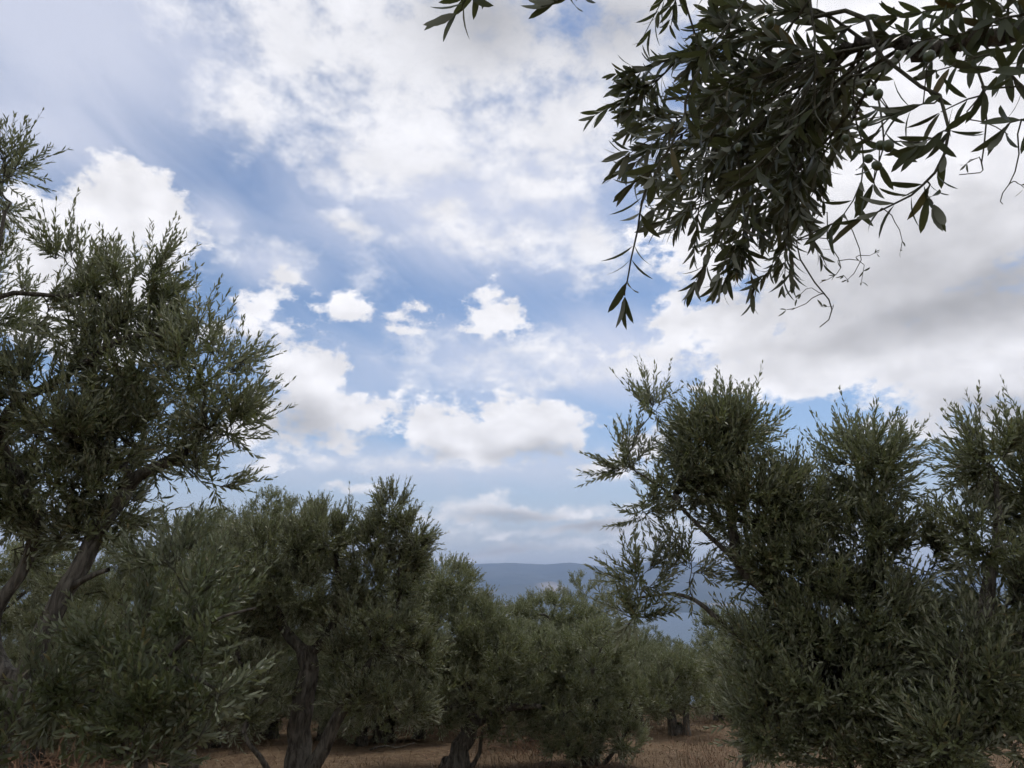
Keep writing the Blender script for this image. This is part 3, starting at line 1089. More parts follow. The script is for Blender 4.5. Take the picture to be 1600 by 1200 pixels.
# olive with the pale fluted trunk, left of the middle
olive_tree('olive with a pale forked trunk standing left of the middle', foot(462, 7.4),
           [pxs((462, 1215, 7.4, 0.125), (472, 1130, 7.4, 0.105), (482, 1045, 7.4, 0.10), (476, 1010, 7.4, 0.085)),
            pxs((478, 1020, 7.4, 0.06), (448, 990, 7.4, 0.05), (430, 940, 7.4, 0.035), (425, 890, 7.4, 0.02)),
            pxs((480, 1025, 7.4, 0.06), (515, 985, 7.4, 0.045), (530, 930, 7.4, 0.035), (525, 870, 7.4, 0.02)),
            pxs((475, 1225, 7.35, 0.08), (520, 1140, 7.3, 0.065), (560, 1065, 7.3, 0.055), (600, 1010, 7.3, 0.045), (622, 950, 7.3, 0.028), (624, 870, 7.3, 0.012), (615, 810, 7.3, 0.005)),
            pxs((590, 1020, 7.3, 0.02), (578, 1000, 7.3, 0.018), (580, 988, 7.3, 0.016), (560, 985, 7.3, 0.012)),
            pxs((440, 1250, 7.2, 0.03), (415, 1195, 7.0, 0.026), (388, 1160, 6.9, 0.020), (384, 1145, 6.9, 0.012))],
           [lobe(420, 870, 95, 72, 7.4, 0.8, 0.9), lobe(500, 845, 75, 68, 7.4, 0.7, 0.9), lobe(545, 825, 45, 50, 7.4, 0.5, 0.7), lobe(470, 930, 130, 70, 7.5, 0.8, 0.7),
            lobe(612, 808, 52, 58, 7.3, 0.38, 1.2), lobe(650, 838, 46, 48, 7.3, 0.38, 1.1), lobe(590, 850, 50, 55, 7.3, 0.4, 1.0), lobe(630, 870, 60, 50, 7.3, 0.4, 1.0), lobe(600, 900, 85, 65, 7.4, 0.7, 0.7), lobe(575, 980, 110, 65, 7.2, 0.7, 0.7),
            lobe(375, 1010, 80, 85, 7.4, 0.6, 0.8), lobe(390, 1110, 55, 50, 7.0, 0.4, 0.6), lobe(640, 1020, 70, 65, 7.3, 0.5, 0.7), lobe(590, 1080, 80, 45, 7.2, 0.5, 0.6), lobe(350, 920, 60, 80, 7.5, 0.6, 0.8), lobe(625, 1105, 70, 45, 7.2, 0.4, 0.7), lobe(550, 1100, 55, 40, 7.0, 0.3, 0.5), lobe(415, 1080, 60, 65, 7.1, 0.5, 0.7), lobe(360, 1140, 60, 45, 7.0, 0.4, 0.5), lobe(540, 1030, 60, 50, 7.3, 0.5, 0.6)],
           53, dens=2300, mat=M_LEAF_PALE, res=2, leaf_len=0.060, wr=0.12, inset=0.20, shoot=(0.13, 0.27), sprout=0.04)

mid = dict(res=2, mat=M_LEAF_PALE, leaf_len=0.062, wr=0.125, dens=2350, leaf_n=7, inset=0.17, twigs=False, shoot=(0.11, 0.23), sprout=0.03)
far = dict(res=2, mat=M_LEAF_PALE, leaf_len=0.070, wr=0.135, dens=1300, leaf_n=6, inset=0.18, shoot=(0.12, 0.25), twigs=False, sprout=0.02)

olive_tree('tall rounded olive rising behind the pale forked trunk', foot(400, 13.0),
           [pxs((400, 1150, 13, 0.16), (405, 1050, 13, 0.13), (400, 960, 13, 0.10), (410, 860, 13, 0.05))],
           [lobe(420, 795, 45, 32, 13, 0.7), lobe(345, 835, 75, 45, 13, 1.0), lobe(470, 815, 55, 40, 13, 1.0), lobe(400, 880, 140, 75, 13, 1.5), lobe(300, 880, 70, 60, 13, 1.2), lobe(400, 980, 130, 60, 13, 1.2, 0.6)],
           61, **far)
olive_tree('dense olive in the middle with a low bough arching right', foot(712, 9.6),
           [pxs((714, 1215, 9.6, 0.15), (722, 1165, 9.6, 0.12), (735, 1135, 9.6, 0.10), (728, 1060, 9.7, 0.06), (722, 980, 9.8, 0.035)),
            pxs((735, 1135, 9.6, 0.07), (775, 1112, 9.5, 0.055), (812, 1104, 9.4, 0.042), (845, 1104, 9.3, 0.028)),
            pxs((716, 1205, 9.6, 0.04), (745, 1190, 9.6, 0.03), (752, 1150, 9.6, 0.02))],
           [lobe(690, 912, 75, 42, 9.8, 0.9), lobe(745, 968, 60, 48, 9.8, 0.9), lobe(690, 990, 100, 75, 9.7, 1.0), lobe(775, 1020, 75, 65, 9.6, 0.9), lobe(720, 1070, 110, 50, 9.5, 1.0, 0.8),
            lobe(655, 940, 50, 60, 9.8, 0.8), lobe(800, 1080, 55, 35, 9.5, 0.6, 0.7), lobe(680, 1110, 75, 45, 9.3, 0.6, 0.9), lobe(785, 1130, 70, 40, 9.6, 0.5, 0.6), lobe(650, 1060, 60, 50, 9.6, 0.7, 0.7)],
           67, **mid)
olive_tree('round-topped olive between the far hills and the middle trees', foot(870, 16.0),
           [pxs((868, 1120, 16, 0.17), (870, 1060, 16, 0.14), (866, 990, 16, 0.07))],
           [lobe(862, 962, 75, 42, 16, 1.2), lobe(915, 985, 45, 42, 16, 1.1), lobe(868, 1005, 88, 42, 16, 1.4), lobe(805, 975, 40, 38, 16, 1.0, 0.9), lobe(870, 1060, 80, 40, 16, 1.2, 0.6)],
           71, **far)
olive_tree('light green olive in front of the round-topped one', foot(915, 9.8),
           [pxs((915, 1225, 9.8, 0.06), (935, 1160, 9.8, 0.05), (930, 1100, 9.8, 0.04), (925, 1040, 9.8, 0.025)),
            pxs((918, 1215, 9.8, 0.04), (890, 1170, 9.7, 0.03), (880, 1120, 9.7, 0.02)),
            pxs((925, 1215, 9.8, 0.03), (975, 1150, 9.8, 0.022), (985, 1100, 9.8, 0.015))],
           [lobe(850, 1040, 60, 60, 9.8, 0.7), lobe(925, 1030, 70, 62, 9.8, 0.8), lobe(955, 995, 36, 36, 9.8, 0.5, 0.8), lobe(900, 1100, 95, 60, 9.7, 0.8), lobe(980, 1090, 45, 55, 9.8, 0.6, 0.8), lobe(890, 1155, 85, 42, 9.6, 0.6, 0.9), lobe(970, 1150, 55, 42, 9.6, 0.5, 0.8), lobe(840, 1120, 45, 40, 9.7, 0.5, 0.6)],
           73, **mid)
olive_tree('small olive on two bare stems beside the patch of open ground', foot(1058, 12.6),
           [pxs((1052, 1190, 12.6, 0.09), (1050, 1140, 12.6, 0.08), (1045, 1085, 12.6, 0.05)),
            pxs((1088, 1196, 12.5, 0.075), (1072, 1145, 12.5, 0.065), (1075, 1090, 12.6, 0.04))],
           [lobe(1050, 1060, 55, 45, 12.6, 0.9), lobe(1030, 1095, 50, 40, 12.6, 0.8), lobe(1085, 1095, 48, 45, 12.6, 0.8), lobe(1070, 1040, 40, 34, 12.6, 0.7)],
           79, **far)
olive_tree('twin-topped distant olive below the strip of sea', foot(1030, 19.0),
           [pxs((1030, 1120, 19, 0.16), (1030, 1070, 19, 0.13), (1025, 1035, 19, 0.06))],
           [lobe(1008, 1022, 32, 22, 19, 0.9), lobe(1052, 1020, 34, 22, 19, 0.9), lobe(1030, 1050, 65, 30, 19, 1.2), lobe(1030, 1085, 60, 25, 19, 1.0, 0.7)],
           83, **far)
olive_tree('hazy grey-green olive at the left foot of the broad right tree', foot(1150, 16.0),
           [pxs((1150, 1130, 16, 0.16), (1150, 1070, 16, 0.12), (1145, 1010, 16, 0.06))],
           [lobe(1130, 985, 50, 40, 16, 1.0), lobe(1175, 1000, 55, 45, 16, 1.1), lobe(1140, 1050, 70, 45, 16, 1.2), lobe(1200, 1060, 60, 50, 16, 1.0, 0.7)],
           89, **far)
olive_tree('olive sapling clump leaning in front of the open ground', foot(1165, 8.0),
           [pxs((1170, 1260, 8.0, 0.05), (1165, 1180, 8.0, 0.04), (1160, 1110, 8.0, 0.025))],
           [lobe(1150, 1075, 62, 55, 8.0, 0.6), lobe(1190, 1110, 70, 60, 8.0, 0.6), lobe(1130, 1040, 45, 40, 8.0, 0.5, 0.8), lobe(1200, 1160, 70, 40, 8.0, 0.5, 0.8)],
           97, **mid)
olive_tree('olive half hidden behind the leaning trunk at left', foot(285, 8.6),
           [pxs((290, 1190, 8.6, 0.11), (270, 1120, 8.6, 0.09), (220, 1030, 8.6, 0.07), (190, 940, 8.6, 0.04))],
           [lobe(120, 890, 120, 70, 8.6, 0.9), lobe(255, 865, 85, 62, 8.6, 0.8), lobe(180, 960, 150, 80, 8.6, 1.0), lobe(330, 940, 70, 60, 8.6, 0.7, 0.8), lobe(10, 930, 90, 90, 8.6, 0.9, 0.7), lobe(100, 1040, 150, 60, 8.6, 0.9, 0.5)],
           101, **dict(mid, dens=1250))
olive_tree('dark olive with a thick short trunk deep in the grove', foot(598, 12.2),
           [pxs((598, 1165, 12.2, 0.17), (596, 1130, 12.2, 0.14), (590, 1060, 12.2, 0.08)),
            pxs((600, 1165, 12.2, 0.05), (615, 1125, 12.2, 0.04), (640, 1070, 12.2, 0.025))],
           [lobe(590, 1000, 90, 70, 12.2, 1.0), lobe(650, 1040, 70, 60, 12.2, 0.9), lobe(540, 1050, 60, 50, 12.2, 0.9), lobe(600, 1085, 80, 32, 12.2, 0.9, 0.9), lobe(540, 1110, 50, 30, 12.2, 0.8, 0.7), lobe(670, 1105, 60, 30, 12.2, 0.8, 0.7)],
           103, **dict(mid, dens=1700))

# trees further down the slope share two builds
protoA = olive_tree('olive further down the slope, glimpsed between nearer trunks', (2.2, 21.0),
                    [np.array([[2.2, 21.0, float(ground_z(2.2, 21.0)) + 0.4, 0.18], [2.3, 21.0, float(ground_z(2.2, 21.0)) + 1.3, 0.14], [2.2, 21.1, float(ground_z(2.2, 21.0)) + 2.2, 0.07]])],
                    [(np.array([2.2 + a_, 21.0 + b_, float(ground_z(2.2, 21.0)) + c_]), np.array(r_), 0.8) for a_, b_, c_, r_ in
                     ((0, 0, 3.0, (1.1, 1.1, 0.8)), (-1.1, 0.2, 2.3, (1.0, 1.0, 0.9)), (1.1, -0.2, 2.4, (1.0, 1.0, 0.9)), (0.1, -1.0, 1.3, (1.5, 0.9, 1.1)), (0, 1.0, 1.6, (1.5, 0.9, 1.0)), (-1.1, -0.3, 1.0, (1.0, 1.0, 0.9)), (1.2, -0.3, 1.0, (1.0, 1.0, 0.9)))],
                    107, group='olives down the slope', **dict(far, dens=560))


def copy_tree(src, x, y, rz, s, label=None, group=None):
    r = src.copy()
    COL.objects.link(r)
    r.location = (x, y, float(ground_z(x, y)))
    r.rotation_euler = (0, 0, rz)
    r.scale = (s, s, s)
    if label:
        r['label'] = label
        r['group'] = group
    for ch in src.children:
        c_ = ch.copy()
        COL.objects.link(c_)
        c_.parent = r
    return r


spots = [(-9.5, 16.5), (-3.8, 18.0), (-0.6, 16.5), (6.6, 20.0), (9.5, 18.0), (12.5, 16.0), (-13.0, 14.5), (17.5, 21.0), (-6.6, 17.5), (3.6, 18.5), (-11.5, 19.0), (0.6, 20.5),
         (-7.6, 21.5), (-2.2, 21.8), (13.6, 22.0), (-17.5, 19.5), (-1.9, 14.8), (1.9, 16.2), (-5.2, 15.2), (5.6, 17.0), (-8.4, 11.2), (-6.6, 13.0)]
rs = np.random.default_rng(19)
for x, y in spots:
    px_ = 800 + FOC * x / y
    middle = 690 < px_ < 1180
    copy_tree(protoA, x, y, rs.uniform(0, 6.28), rs.uniform(0.44, 0.52) if middle else rs.uniform(0.74, 0.94))
for q in range(24):
    copy_tree(protoA, -17 + 1.5 * q + rs.uniform(-0.4, 0.4), rs.uniform(16.2, 18.6), rs.uniform(0, 6.28), rs.uniform(0.40, 0.52), 'low round olive in the row along the far edge of the dry ground', 'low olives at the edge of the slope')

for px_, Y_, s_, lb in ((505, 12.4, 0.52, 'bushy low olive just right of the pale forked trunk'), (565, 11.6, 0.42, 'small round olive left of the thick short trunk'), (655, 12.6, 0.52, 'bushy low olive right of the thick short trunk'),
                        (835, 12.0, 0.50, 'bushy low olive behind the arching bough'), (1000, 13.6, 0.46, 'bushy low olive left of the two bare stems'), (335, 11.4, 0.52, 'bushy low olive behind the low left bush'),
                        (770, 13.4, 0.52, 'bushy low olive behind the dense middle tree'), (1125, 14.6, 0.46, 'bushy low olive right of the two bare stems'), (425, 12.6, 0.52, 'bushy low olive left of the pale forked trunk'),
                        (60, 9.8, 0.6, 'bushy low olive at the far left behind the leaning trunk'), (190, 10.6, 0.56, 'bushy low olive behind the left bush and leaning trunk')):
    f_ = foot(px_, Y_)
    copy_tree(protoA, f_[0], f_[1], rs.uniform(0, 6.28), s_, lb, 'bushy low olives among the trunks')

# the grove goes on to both sides and behind the viewpoint
for x, y in ((-7.0, 0.8), (-5.6, -5.4), (5.6, -6.0), (7.4, 1.2), (-9.6, 5.2), (9.2, 5.4)):
    copy_tree(protoA, x, y, rs.uniform(0, 6.28), rs.uniform(1.0, 1.15), 'olive of the same grove standing behind and beside the viewpoint', 'olives around the viewpoint')


# ------------------------------------------------------------------ the near olive whose bough hangs into the view
def atd(x, y, dep):
    return CAM + ray(x, y) * dep


def near_olive():
    rng = np.random.default_rng(5)
    bx, by = 3.1, -0.5
    bz = float(ground_z(bx, by))
    org = np.array([bx, by, bz])
    root = link('olive_tree', None, label='near olive whose fruiting bough hangs into the upper right of the view', category='tree', group='olive trees of the grove')
    root.location = tuple(org)
    trunk = smooth_path(np.array([[bx, by, bz - 0.15, 0.19], [bx, by, bz + 0.1, 0.15], [bx - 0.05, by + 0.02, bz + 0.9, 0.12], [bx - 0.12, by + 0.1, bz + 1.7, 0.11], [bx - 0.3, by + 0.25, bz + 2.6, 0.085]]), 34)
    v, f = tube(trunk[:, :3], trunk[:, 3], 22, 0.42, 3)
    link('trunk', mesh_np('trunk', v - org, f, M_BARK, True), root)
    nodes = [trunk[:, :3]]
    top = np.append(trunk[-1, :3], 0.06)

    def path(pts, r0, r1, name, sides=9, start=None, g=0.2, wob=0.004, n=None):
        P = np.array([atd(*p) for p in pts])
        if start is None:
            A = np.concatenate(nodes)
            start = A[np.argmin(np.linalg.norm(A - P[0], axis=1))]
        P = np.concatenate([[start], P])
        n = n or max(8, int(np.linalg.norm(np.diff(P, axis=0), axis=1).sum() / 0.035))
        S = smooth_path(P, n)
        S[1:-1] += rng.normal(0, wob, (n - 2, 3))
        r = np.linspace(r0, r1, n)
        v, f = tube(S, r, sides, g, len(nodes))
        if name:
            link(name, mesh_np(name, v - org, f, M_BARK if r0 > 0.007 else M_TWIG, True), root)
        nodes.append(S)
        return S, (v, f)

    # woody limbs: one along the upper right, one passing overhead
    low, _ = path([(1900, -160, 1.9), (1720, 20, 1.55), (1600, 52, 1.35), (1510, 62, 1.28), (1447, 84, 1.22), (1400, 66, 1.25), (1340, 70, 1.32), (1270, 100, 1.45), (1215, 140, 1.6)], 0.021, 0.006, 'limb', 12, top[:3], 0.35)
    over, _ = path([(1800, -420, 1.9), (1500, -260, 1.7), (1290, -150, 1.5), (1120, -130, 1.4), (900, -150, 1.3), (720, -120, 1.2)], 0.040, 0.004, 'limb', 12, top[:3], 0.3)

    stems = [  # visible leafy stems: photo position and depth
        ([(1190, -60, 1.30), (1162, 0, 1.22), (1106, 83, 1.16), (1077, 140, 1.13), (1066, 188, 1.12), (1031, 258, 1.10), (1005, 306, 1.10), (994, 372, 1.10), (983, 429, 1.10), (976, 462, 1.10)], 0.0034, 0.0011, 0.42, 16),
        ([(1262, -70, 1.4), (1267, 0, 1.25), (1273, 80, 1.20), (1272, 144, 1.20), (1246, 190, 1.22), (1215, 225, 1.25)], 0.0030, 0.0010, 0.55, 7),
        ([(1337, 109, 1.25), (1280, 162, 1.20), (1197, 245, 1.16), (1132, 302, 1.15), (1084, 326, 1.15), (1040, 345, 1.17)], 0.0030, 0.0010, 0.45, 8),
        ([(1215, 60, 1.3), (1150, 120, 1.26), (1090, 165, 1.25), (1040, 205, 1.26), (985, 235, 1.28)], 0.0026, 0.0010, 0.45, 9),
        ([(1342, 17, 1.2), (1364, 66, 1.14), (1385, 96, 1.12), (1434, 131, 1.10), (1469, 157, 1.08), (1480, 197, 1.06), (1473, 245, 1.05), (1451, 284, 1.05), (1421, 306, 1.05), (1385, 324, 1.06), (1350, 340, 1.08)], 0.0042, 0.0012, 0.62, 9),
        ([(1469, 157, 1.08), (1430, 165, 1.08), (1395, 180, 1.1)], 0.0020, 0.0009, 0.3, 4),
        ([(1478, 205, 1.06), (1462, 212, 1.05), (1440, 222, 1.05)], 0.0017, 0.0009, 0.2, 4),
        ([(1451, 284, 1.05), (1450, 305, 1.04), (1458, 318, 1.03)], 0.0017, 0.0009, 0.3, 3),
        ([(1360, 120, 1.2), (1372, 160, 1.15), (1380, 205, 1.12), (1378, 245, 1.1), (1365, 285, 1.1)], 0.0022, 0.0009, 0.35, 6),
        ([(1330, 150, 1.3), (1345, 210, 1.25), (1352, 265, 1.22), (1330, 320, 1.2), (1300, 350, 1.2)], 0.0020, 0.0009, 0.35, 7),
        ([(1640, 20, 1.3), (1560, 30, 1.22), (1500, 52, 1.18), (1445, 60, 1.16), (1400, 90, 1.15)], 0.0030, 0.0010, 0.1, 12),
        ([(1640, 70, 1.25), (1570, 75, 1.18), (1510, 95, 1.14), (1465, 110, 1.12)], 0.0026, 0.0010, 0.1, 10),
        ([(1600, -40, 1.4), (1520, -5, 1.35), (1440, 20, 1.32), (1380, 25, 1.3), (1330, 40, 1.3)], 0.0026, 0.0010, 0.15, 12),
        ([(1560, -60, 1.3), (1500, 10, 1.2), (1460, 40, 1.2), (1420, 50, 1.2)], 0.0026, 0.0010, 0.2, 9),
        ([(1600, 100, 1.2), (1560, 110, 1.1), (1520, 105, 1.08)], 0.0026, 0.0010, 0.2, 5),
        ([(1640, 190, 1.1), (1600, 190, 1.06), (1580, 190, 1.05), (1570, 200, 1.05)], 0.0022, 0.0009, 0.45, 5),
        ([(1521, 100, 1.15), (1536, 136, 1.1), (1530, 150, 1.1), (1500, 160, 1.1), (1470, 175, 1.12)], 0.0028, 0.0010, 0.4, 5),
        ([(800, -90, 1.15), (760, -45, 1.08), (735, -12, 1.05), (722, 8, 1.05), (714, 20, 1.05)], 0.0022, 0.0009, 0.50, 7),
        ([(960, -100, 1.2), (920, -50, 1.12), (895, -14, 1.1), (868, 2, 1.1)], 0.0024, 0.0010, 0.35, 10),
    ]
    for q in range(13):           # more leafy stems in front of the fan and along the top edge
        if q < 10:
            a_, b_ = rng.uniform(-2.7, -1.2) - 0.35, 0
            tx, ty = 1135 + 165 * math.cos(a_) * rng.uniform(0.5, 1), 215 - 240 * math.sin(a_) * rng.uniform(0.45, 1)
            stems.append(([(1290, 85, 1.3), ((1290 + tx) / 2 + rng.normal(0, 15), (85 + ty) / 2 - 15, 1.25), (tx, ty, 1.25 + rng.uniform(-0.05, 0.15))], 0.0024, 0.0009, 0.35, 8))
        else:
            x0, y0 = rng.uniform(1560, 1680), rng.uniform(-40, 50)
            stems.append(([(x0, y0, 1.3), (x0 - 90, y0 + rng.uniform(5, 25), 1.25), (x0 - rng.uniform(150, 230), y0 + rng.uniform(10, 60), 1.22)], 0.0024, 0.0009, 0.1, 10))
    allv = []
    for pts, r0, r1, t0, n in stems:
        S, _ = path(pts, r0, r1, 'stem', 6, wob=0.0015, g=0.12)
        # leaf pairs along this stem
        arc = np.concatenate([[0], np.cumsum(np.linalg.norm(np.diff(S, axis=0), axis=1))])
        tt = np.linspace(t0, 1.0, n) * arc[-1]
        for q, t in enumerate(tt):
            i_ = int(np.clip(np.searchsorted(arc, t), 1, len(S) - 1))
            tan = unit(S[i_] - S[i_ - 1])
            e1 = unit(np.cross(tan, unit(rng.normal(0, 1, 3))))
            tip = q == n - 1
            for sgn in (0, 1):
                ph = rng.uniform(0, 6.28) if sgn == 0 else ph + math.pi
                e2 = np.cross(tan, e1)
                rd = e1 * math.cos(ph) + e2 * math.sin(ph)
                a = R((26 if tip else 52) + rng.normal(0, 13))
                D = unit(tan * math.cos(a) + rd * math.sin(a) + np.array([0, 0, -0.12]))
                N = tan * math.sin(a) - rd * math.cos(a) + rng.normal(0, 0.25, 3)
                N = unit(N - D * (N @ D))
                allv.append((S[i_], D, N, rng.uniform(0.046, 0.062)))
            if tip:
                allv.append((S[-1], unit(tan + rng.normal(0, 0.1, 3)), unit(np.cross(tan, e1)), 0.056))
    lvA = tuple(np.array([a[q] for a in allv]) for q in range(4))
    lvA = (lvA[0], lvA[1], lvA[2] - lvA[1] * (lvA[2] * lvA[1]).sum(1, keepdims=True), lvA[3])

    # bare and budding twigs
    bare = [
        ([(1536, 136, 1.1), (1570, 137, 1.09), (1605, 136, 1.1)], 0.0026), ([(1536, 140, 1.1), (1520, 165, 1.1), (1509, 184, 1.1), (1530, 188, 1.1), (1556, 193, 1.1), (1575, 210, 1.1)], 0.0016),
        ([(1538, 150, 1.1), (1542, 201, 1.1), (1531, 243, 1.1), (1536, 262, 1.1), (1535, 271, 1.1), (1499, 273, 1.1)], 0.0016), ([(1530, 243, 1.1), (1518, 250, 1.1), (1510, 256, 1.1)], 0.0010),
        ([(1590, 215, 1.07), (1590, 250, 1.07), (1584, 282, 1.07), (1566, 300, 1.07), (1562, 312, 1.07), (1567, 319, 1.07)], 0.0013), ([(1584, 284, 1.07), (1600, 293, 1.07)], 0.0011),
        ([(1240, 380, 1.25), (1259, 418, 1.22), (1284, 458, 1.2), (1300, 478, 1.2), (1298, 497, 1.2), (1281, 511, 1.2)], 0.0018), ([(1285, 459, 1.2), (1262, 472, 1.2), (1229, 484, 1.2)], 0.0012),
        ([(1284, 458, 1.2), (1263, 450, 1.2), (1245, 467, 1.2)], 0.0009), ([(1285, 370, 1.25), (1305, 395, 1.22), (1312, 420, 1.2), (1293, 437, 1.2)], 0.0012), ([(1310, 410, 1.2), (1335, 405, 1.2), (1352, 415, 1.2), (1346, 440, 1.2)], 0.0010),
        ([(1325, 350, 1.2), (1340, 385, 1.2), (1345, 410, 1.2), (1328, 435, 1.2), (1318, 430, 1.2)], 0.0011), ([(1340, 400, 1.2), (1358, 400, 1.2), (1370, 395, 1.2)], 0.0009), ([(1300, 478, 1.2), (1286, 480, 1.2)], 0.0007),
        ([(1380, 324, 1.06), (1397, 340, 1.06), (1405, 365, 1.06), (1407, 392, 1.06)], 0.0010), ([(1290, 330, 1.25), (1262, 352, 1.25), (1245, 372, 1.25)], 0.0012),
    ]
    buds = []
    for pts, r0 in bare:
        S, _ = path(pts, r0, r0 * 0.5, 'bare_twig', 5, wob=0.0014, g=0.0)
        tan = unit(S[-1] - S[-3])
        for q in range(4):
            D = unit(tan + rng.normal(0, 0.55, 3))
            N = rng.normal(0, 1, 3)
            N = unit(N - D * (N @ D))
            if r0 < 0.0016 and len(pts) != 6:
                buds.append((S[-1 - q % 2], D, N, rng.uniform(0.009, 0.018)))
    lvB = tuple(np.array([a[q] for a in buds]) for q in range(4))

    # the thick fan of shoots that radiates left and down from the bough end
    fan = []
    src = [(1215, 140, 1.6), (1270, 100, 1.5), (1330, 75, 1.35)]
    heads = [(940, 128), (945, 205), (948, 240), (965, 300), (990, 345), (1030, 400), (1075, 430), (1115, 465), (1155, 455), (1185, 485), (1215, 470), (1045, 50), (1050, 105), (1110, 15), (1185, 40),
             (1060, 185), (1110, 235), (1090, 300), (1150, 330), (1130, 385), (1200, 390), (1210, 300), (1170, 235), (1160, 140), (1235, 235), (1245, 330), (1290, 290), (1320, 230), (1265, 180), (1010, 260), (1020, 330), (1290, 380)]
    base, dr, ln = [], [], []
    limb_low, limb_over = low[int(len(low) * 0.62):], over[int(len(over) * 0.35): int(len(over) * 0.75)]
    for hx_, hy_ in heads:        # one bent branchlet to every head, shoots along its outer half
        dep = rng.uniform(1.35, 2.15)
        T = atd(1190 + (hx_ - 1190) * 0.83 + rng.normal(0, 8), 185 + (hy_ - 185) * 0.84 + rng.normal(0, 8), dep)
        A = limb_over if hy_ < 140 and rng.uniform() < 0.7 else limb_low
        O = A[rng.integers(0, len(A))]
        mid_ = O * 0.55 + T * 0.45 + np.array([0, 0, rng.uniform(0.0, 0.09)]) + rng.normal(0, 0.03, 3)
        B = smooth_path(np.array([O, mid_, O * 0.2 + T * 0.8 + rng.normal(0, 0.015, 3), T]), 22)
        fan.append(tube(B, np.linspace(0.0036, 0.0010, 22), 5))
        tans = unit(np.gradient(B, axis=0))
        base.append(B[-7])
        dr.append(unit(B[-1] - B[-7]))
        ln.append(np.linalg.norm(B[-1] - B[-7]))
        for q in range(rng.integers(5, 9)):
            i_ = rng.integers(4, 15)
            d_ = unit(tans[i_] + rng.normal(0, 0.36, 3) + np.array([0, 0, -0.10]))
            L = rng.uniform(0.10, 0.20)
            base.append(B[i_])
            dr.append(d_)
            ln.append(L)
            fan.append(tube(np.array([B[i_], B[i_] + d_ * L * 0.5, B[i_] + d_ * L]), [0.0018, 0.0013, 0.0008], 4))
    base, dr, ln = np.array(base), unit(np.array(dr)), np.array(ln)
    bend = rng.normal(0, 0.02, (len(base), 3))
    lvC = shoots_leaves(base, dr, ln, 9, 0.058, bend, rng, t0=0.05, ang=(52, 22), drop=0.05)
    # leafy shoots along the limbs outside the view
    A = np.concatenate([low[: int(len(low) * 0.45)], over[: int(len(over) * 0.9)]])
    x_, y_, d_ = project(A)
    pick = rng.choice(len(A), 170)
    sb = A[pick]
    sd = unit(rng.normal(0, 0.6, (170, 3)) + np.array([0.2, -0.4, 0.8]))
    sl = rng.uniform(0.16, 0.32, 170)
    tipx, tipy, tipd = project(sb + sd * sl[:, None])
    off = ~((tipd > 0) & (tipx > -60) & (tipx < 1620) & (tipy > -70))
    sb, sd, sl = sb[off], sd[off], sl[off]
    lvD = shoots_leaves(sb, sd, sl, 9, 0.056, np.zeros((len(sb), 3)), rng)
    for b_, e_, l_ in zip(sb, sd, sl):
        fan.append(tube(np.array([b_, b_ + e_ * l_ * 0.5, b_ + e_ * l_]), [0.0028, 0.002, 0.001], 4))
    v, f = join(fan)
    link('twigs', mesh_np('twigs', v - org, f, M_TWIG), root, kind='stuff')
    lv = tuple(np.concatenate([a, b, c, d]) for a, b, c, d in zip(lvA, lvB, lvC, lvD))
    lv = (lv[0], unit(lv[1]), unit(lv[2]), lv[3])
    idx = largest_leaves(lv, 300)
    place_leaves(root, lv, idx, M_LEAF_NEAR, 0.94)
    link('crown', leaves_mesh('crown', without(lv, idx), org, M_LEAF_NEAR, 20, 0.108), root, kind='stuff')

    # green olives on short stalks
    th = np.linspace(0, math.pi, 9)
    ph = np.arange(12) * math.pi / 6
    sv = np.array([(math.sin(t) * math.cos(p), math.sin(t) * math.sin(p), 1.18 * math.cos(t) + 0.06 * math.cos(t) ** 3) for t in th for p in ph])
    sf = np.array([(a * 12 + b, (a + 1) * 12 + b, (a + 1) * 12 + (b + 1) % 12, a * 12 + (b + 1) % 12) for a in range(8) for b in range(12)])
    fruit = mesh_np('olive', sv * 0.0080, sf, M_FRUIT, True)
    A = np.concatenate(nodes)
    for (x, y, dep, s_) in ((1452, 88, 1.0, 1.08), (1388, 228, 1.02, 1.0), (1376, 227, 1.04, 0.85), (1360, 142, 1.1, 0.95), (1372, 148, 1.08, 0.95), (1350, 193, 1.1, 0.85), (1321, 216, 1.12, 0.75),
                            (1357, 248, 1.08, 0.9), (1370, 259, 1.05, 0.9), (1356, 86, 1.12, 0.8), (1142, 206, 1.1, 1.0), (1153, 230, 1.12, 0.8), (1203, 36, 1.05, 1.0), (1202, 14, 1.05, 0.85), (1330, 170, 1.15, 0.6), (1403, 85, 1.1, 0.7)):
        c = atd(x, y, dep)
        ob = link('olive', fruit, root)
        ob.location = tuple(c - org)
        ob.scale = (s_, s_, s_)
        ob.rotation_euler = (rng.uniform(-0.5, 0.5), rng.uniform(-0.5, 0.5), rng.uniform(0, 6))
        far_ = np.linalg.norm(A - c, axis=1)
        a0_ = A[np.argmin(far_)]
        P = smooth_path(np.array([a0_, (a0_ + c) / 2 + np.array([0, 0, 0.004]), c + np.array([0, 0, 0.009 * s_])]), 6)
        v, f = tube(P, np.linspace(0.0011, 0.0008, 6), 5)
        rm = np.array(ob.rotation_euler.to_matrix())
        link('stalk', mesh_np('stalk', ((v - c) @ rm) / s_, f, M_TWIG, True), ob)
    return root


near_olive()


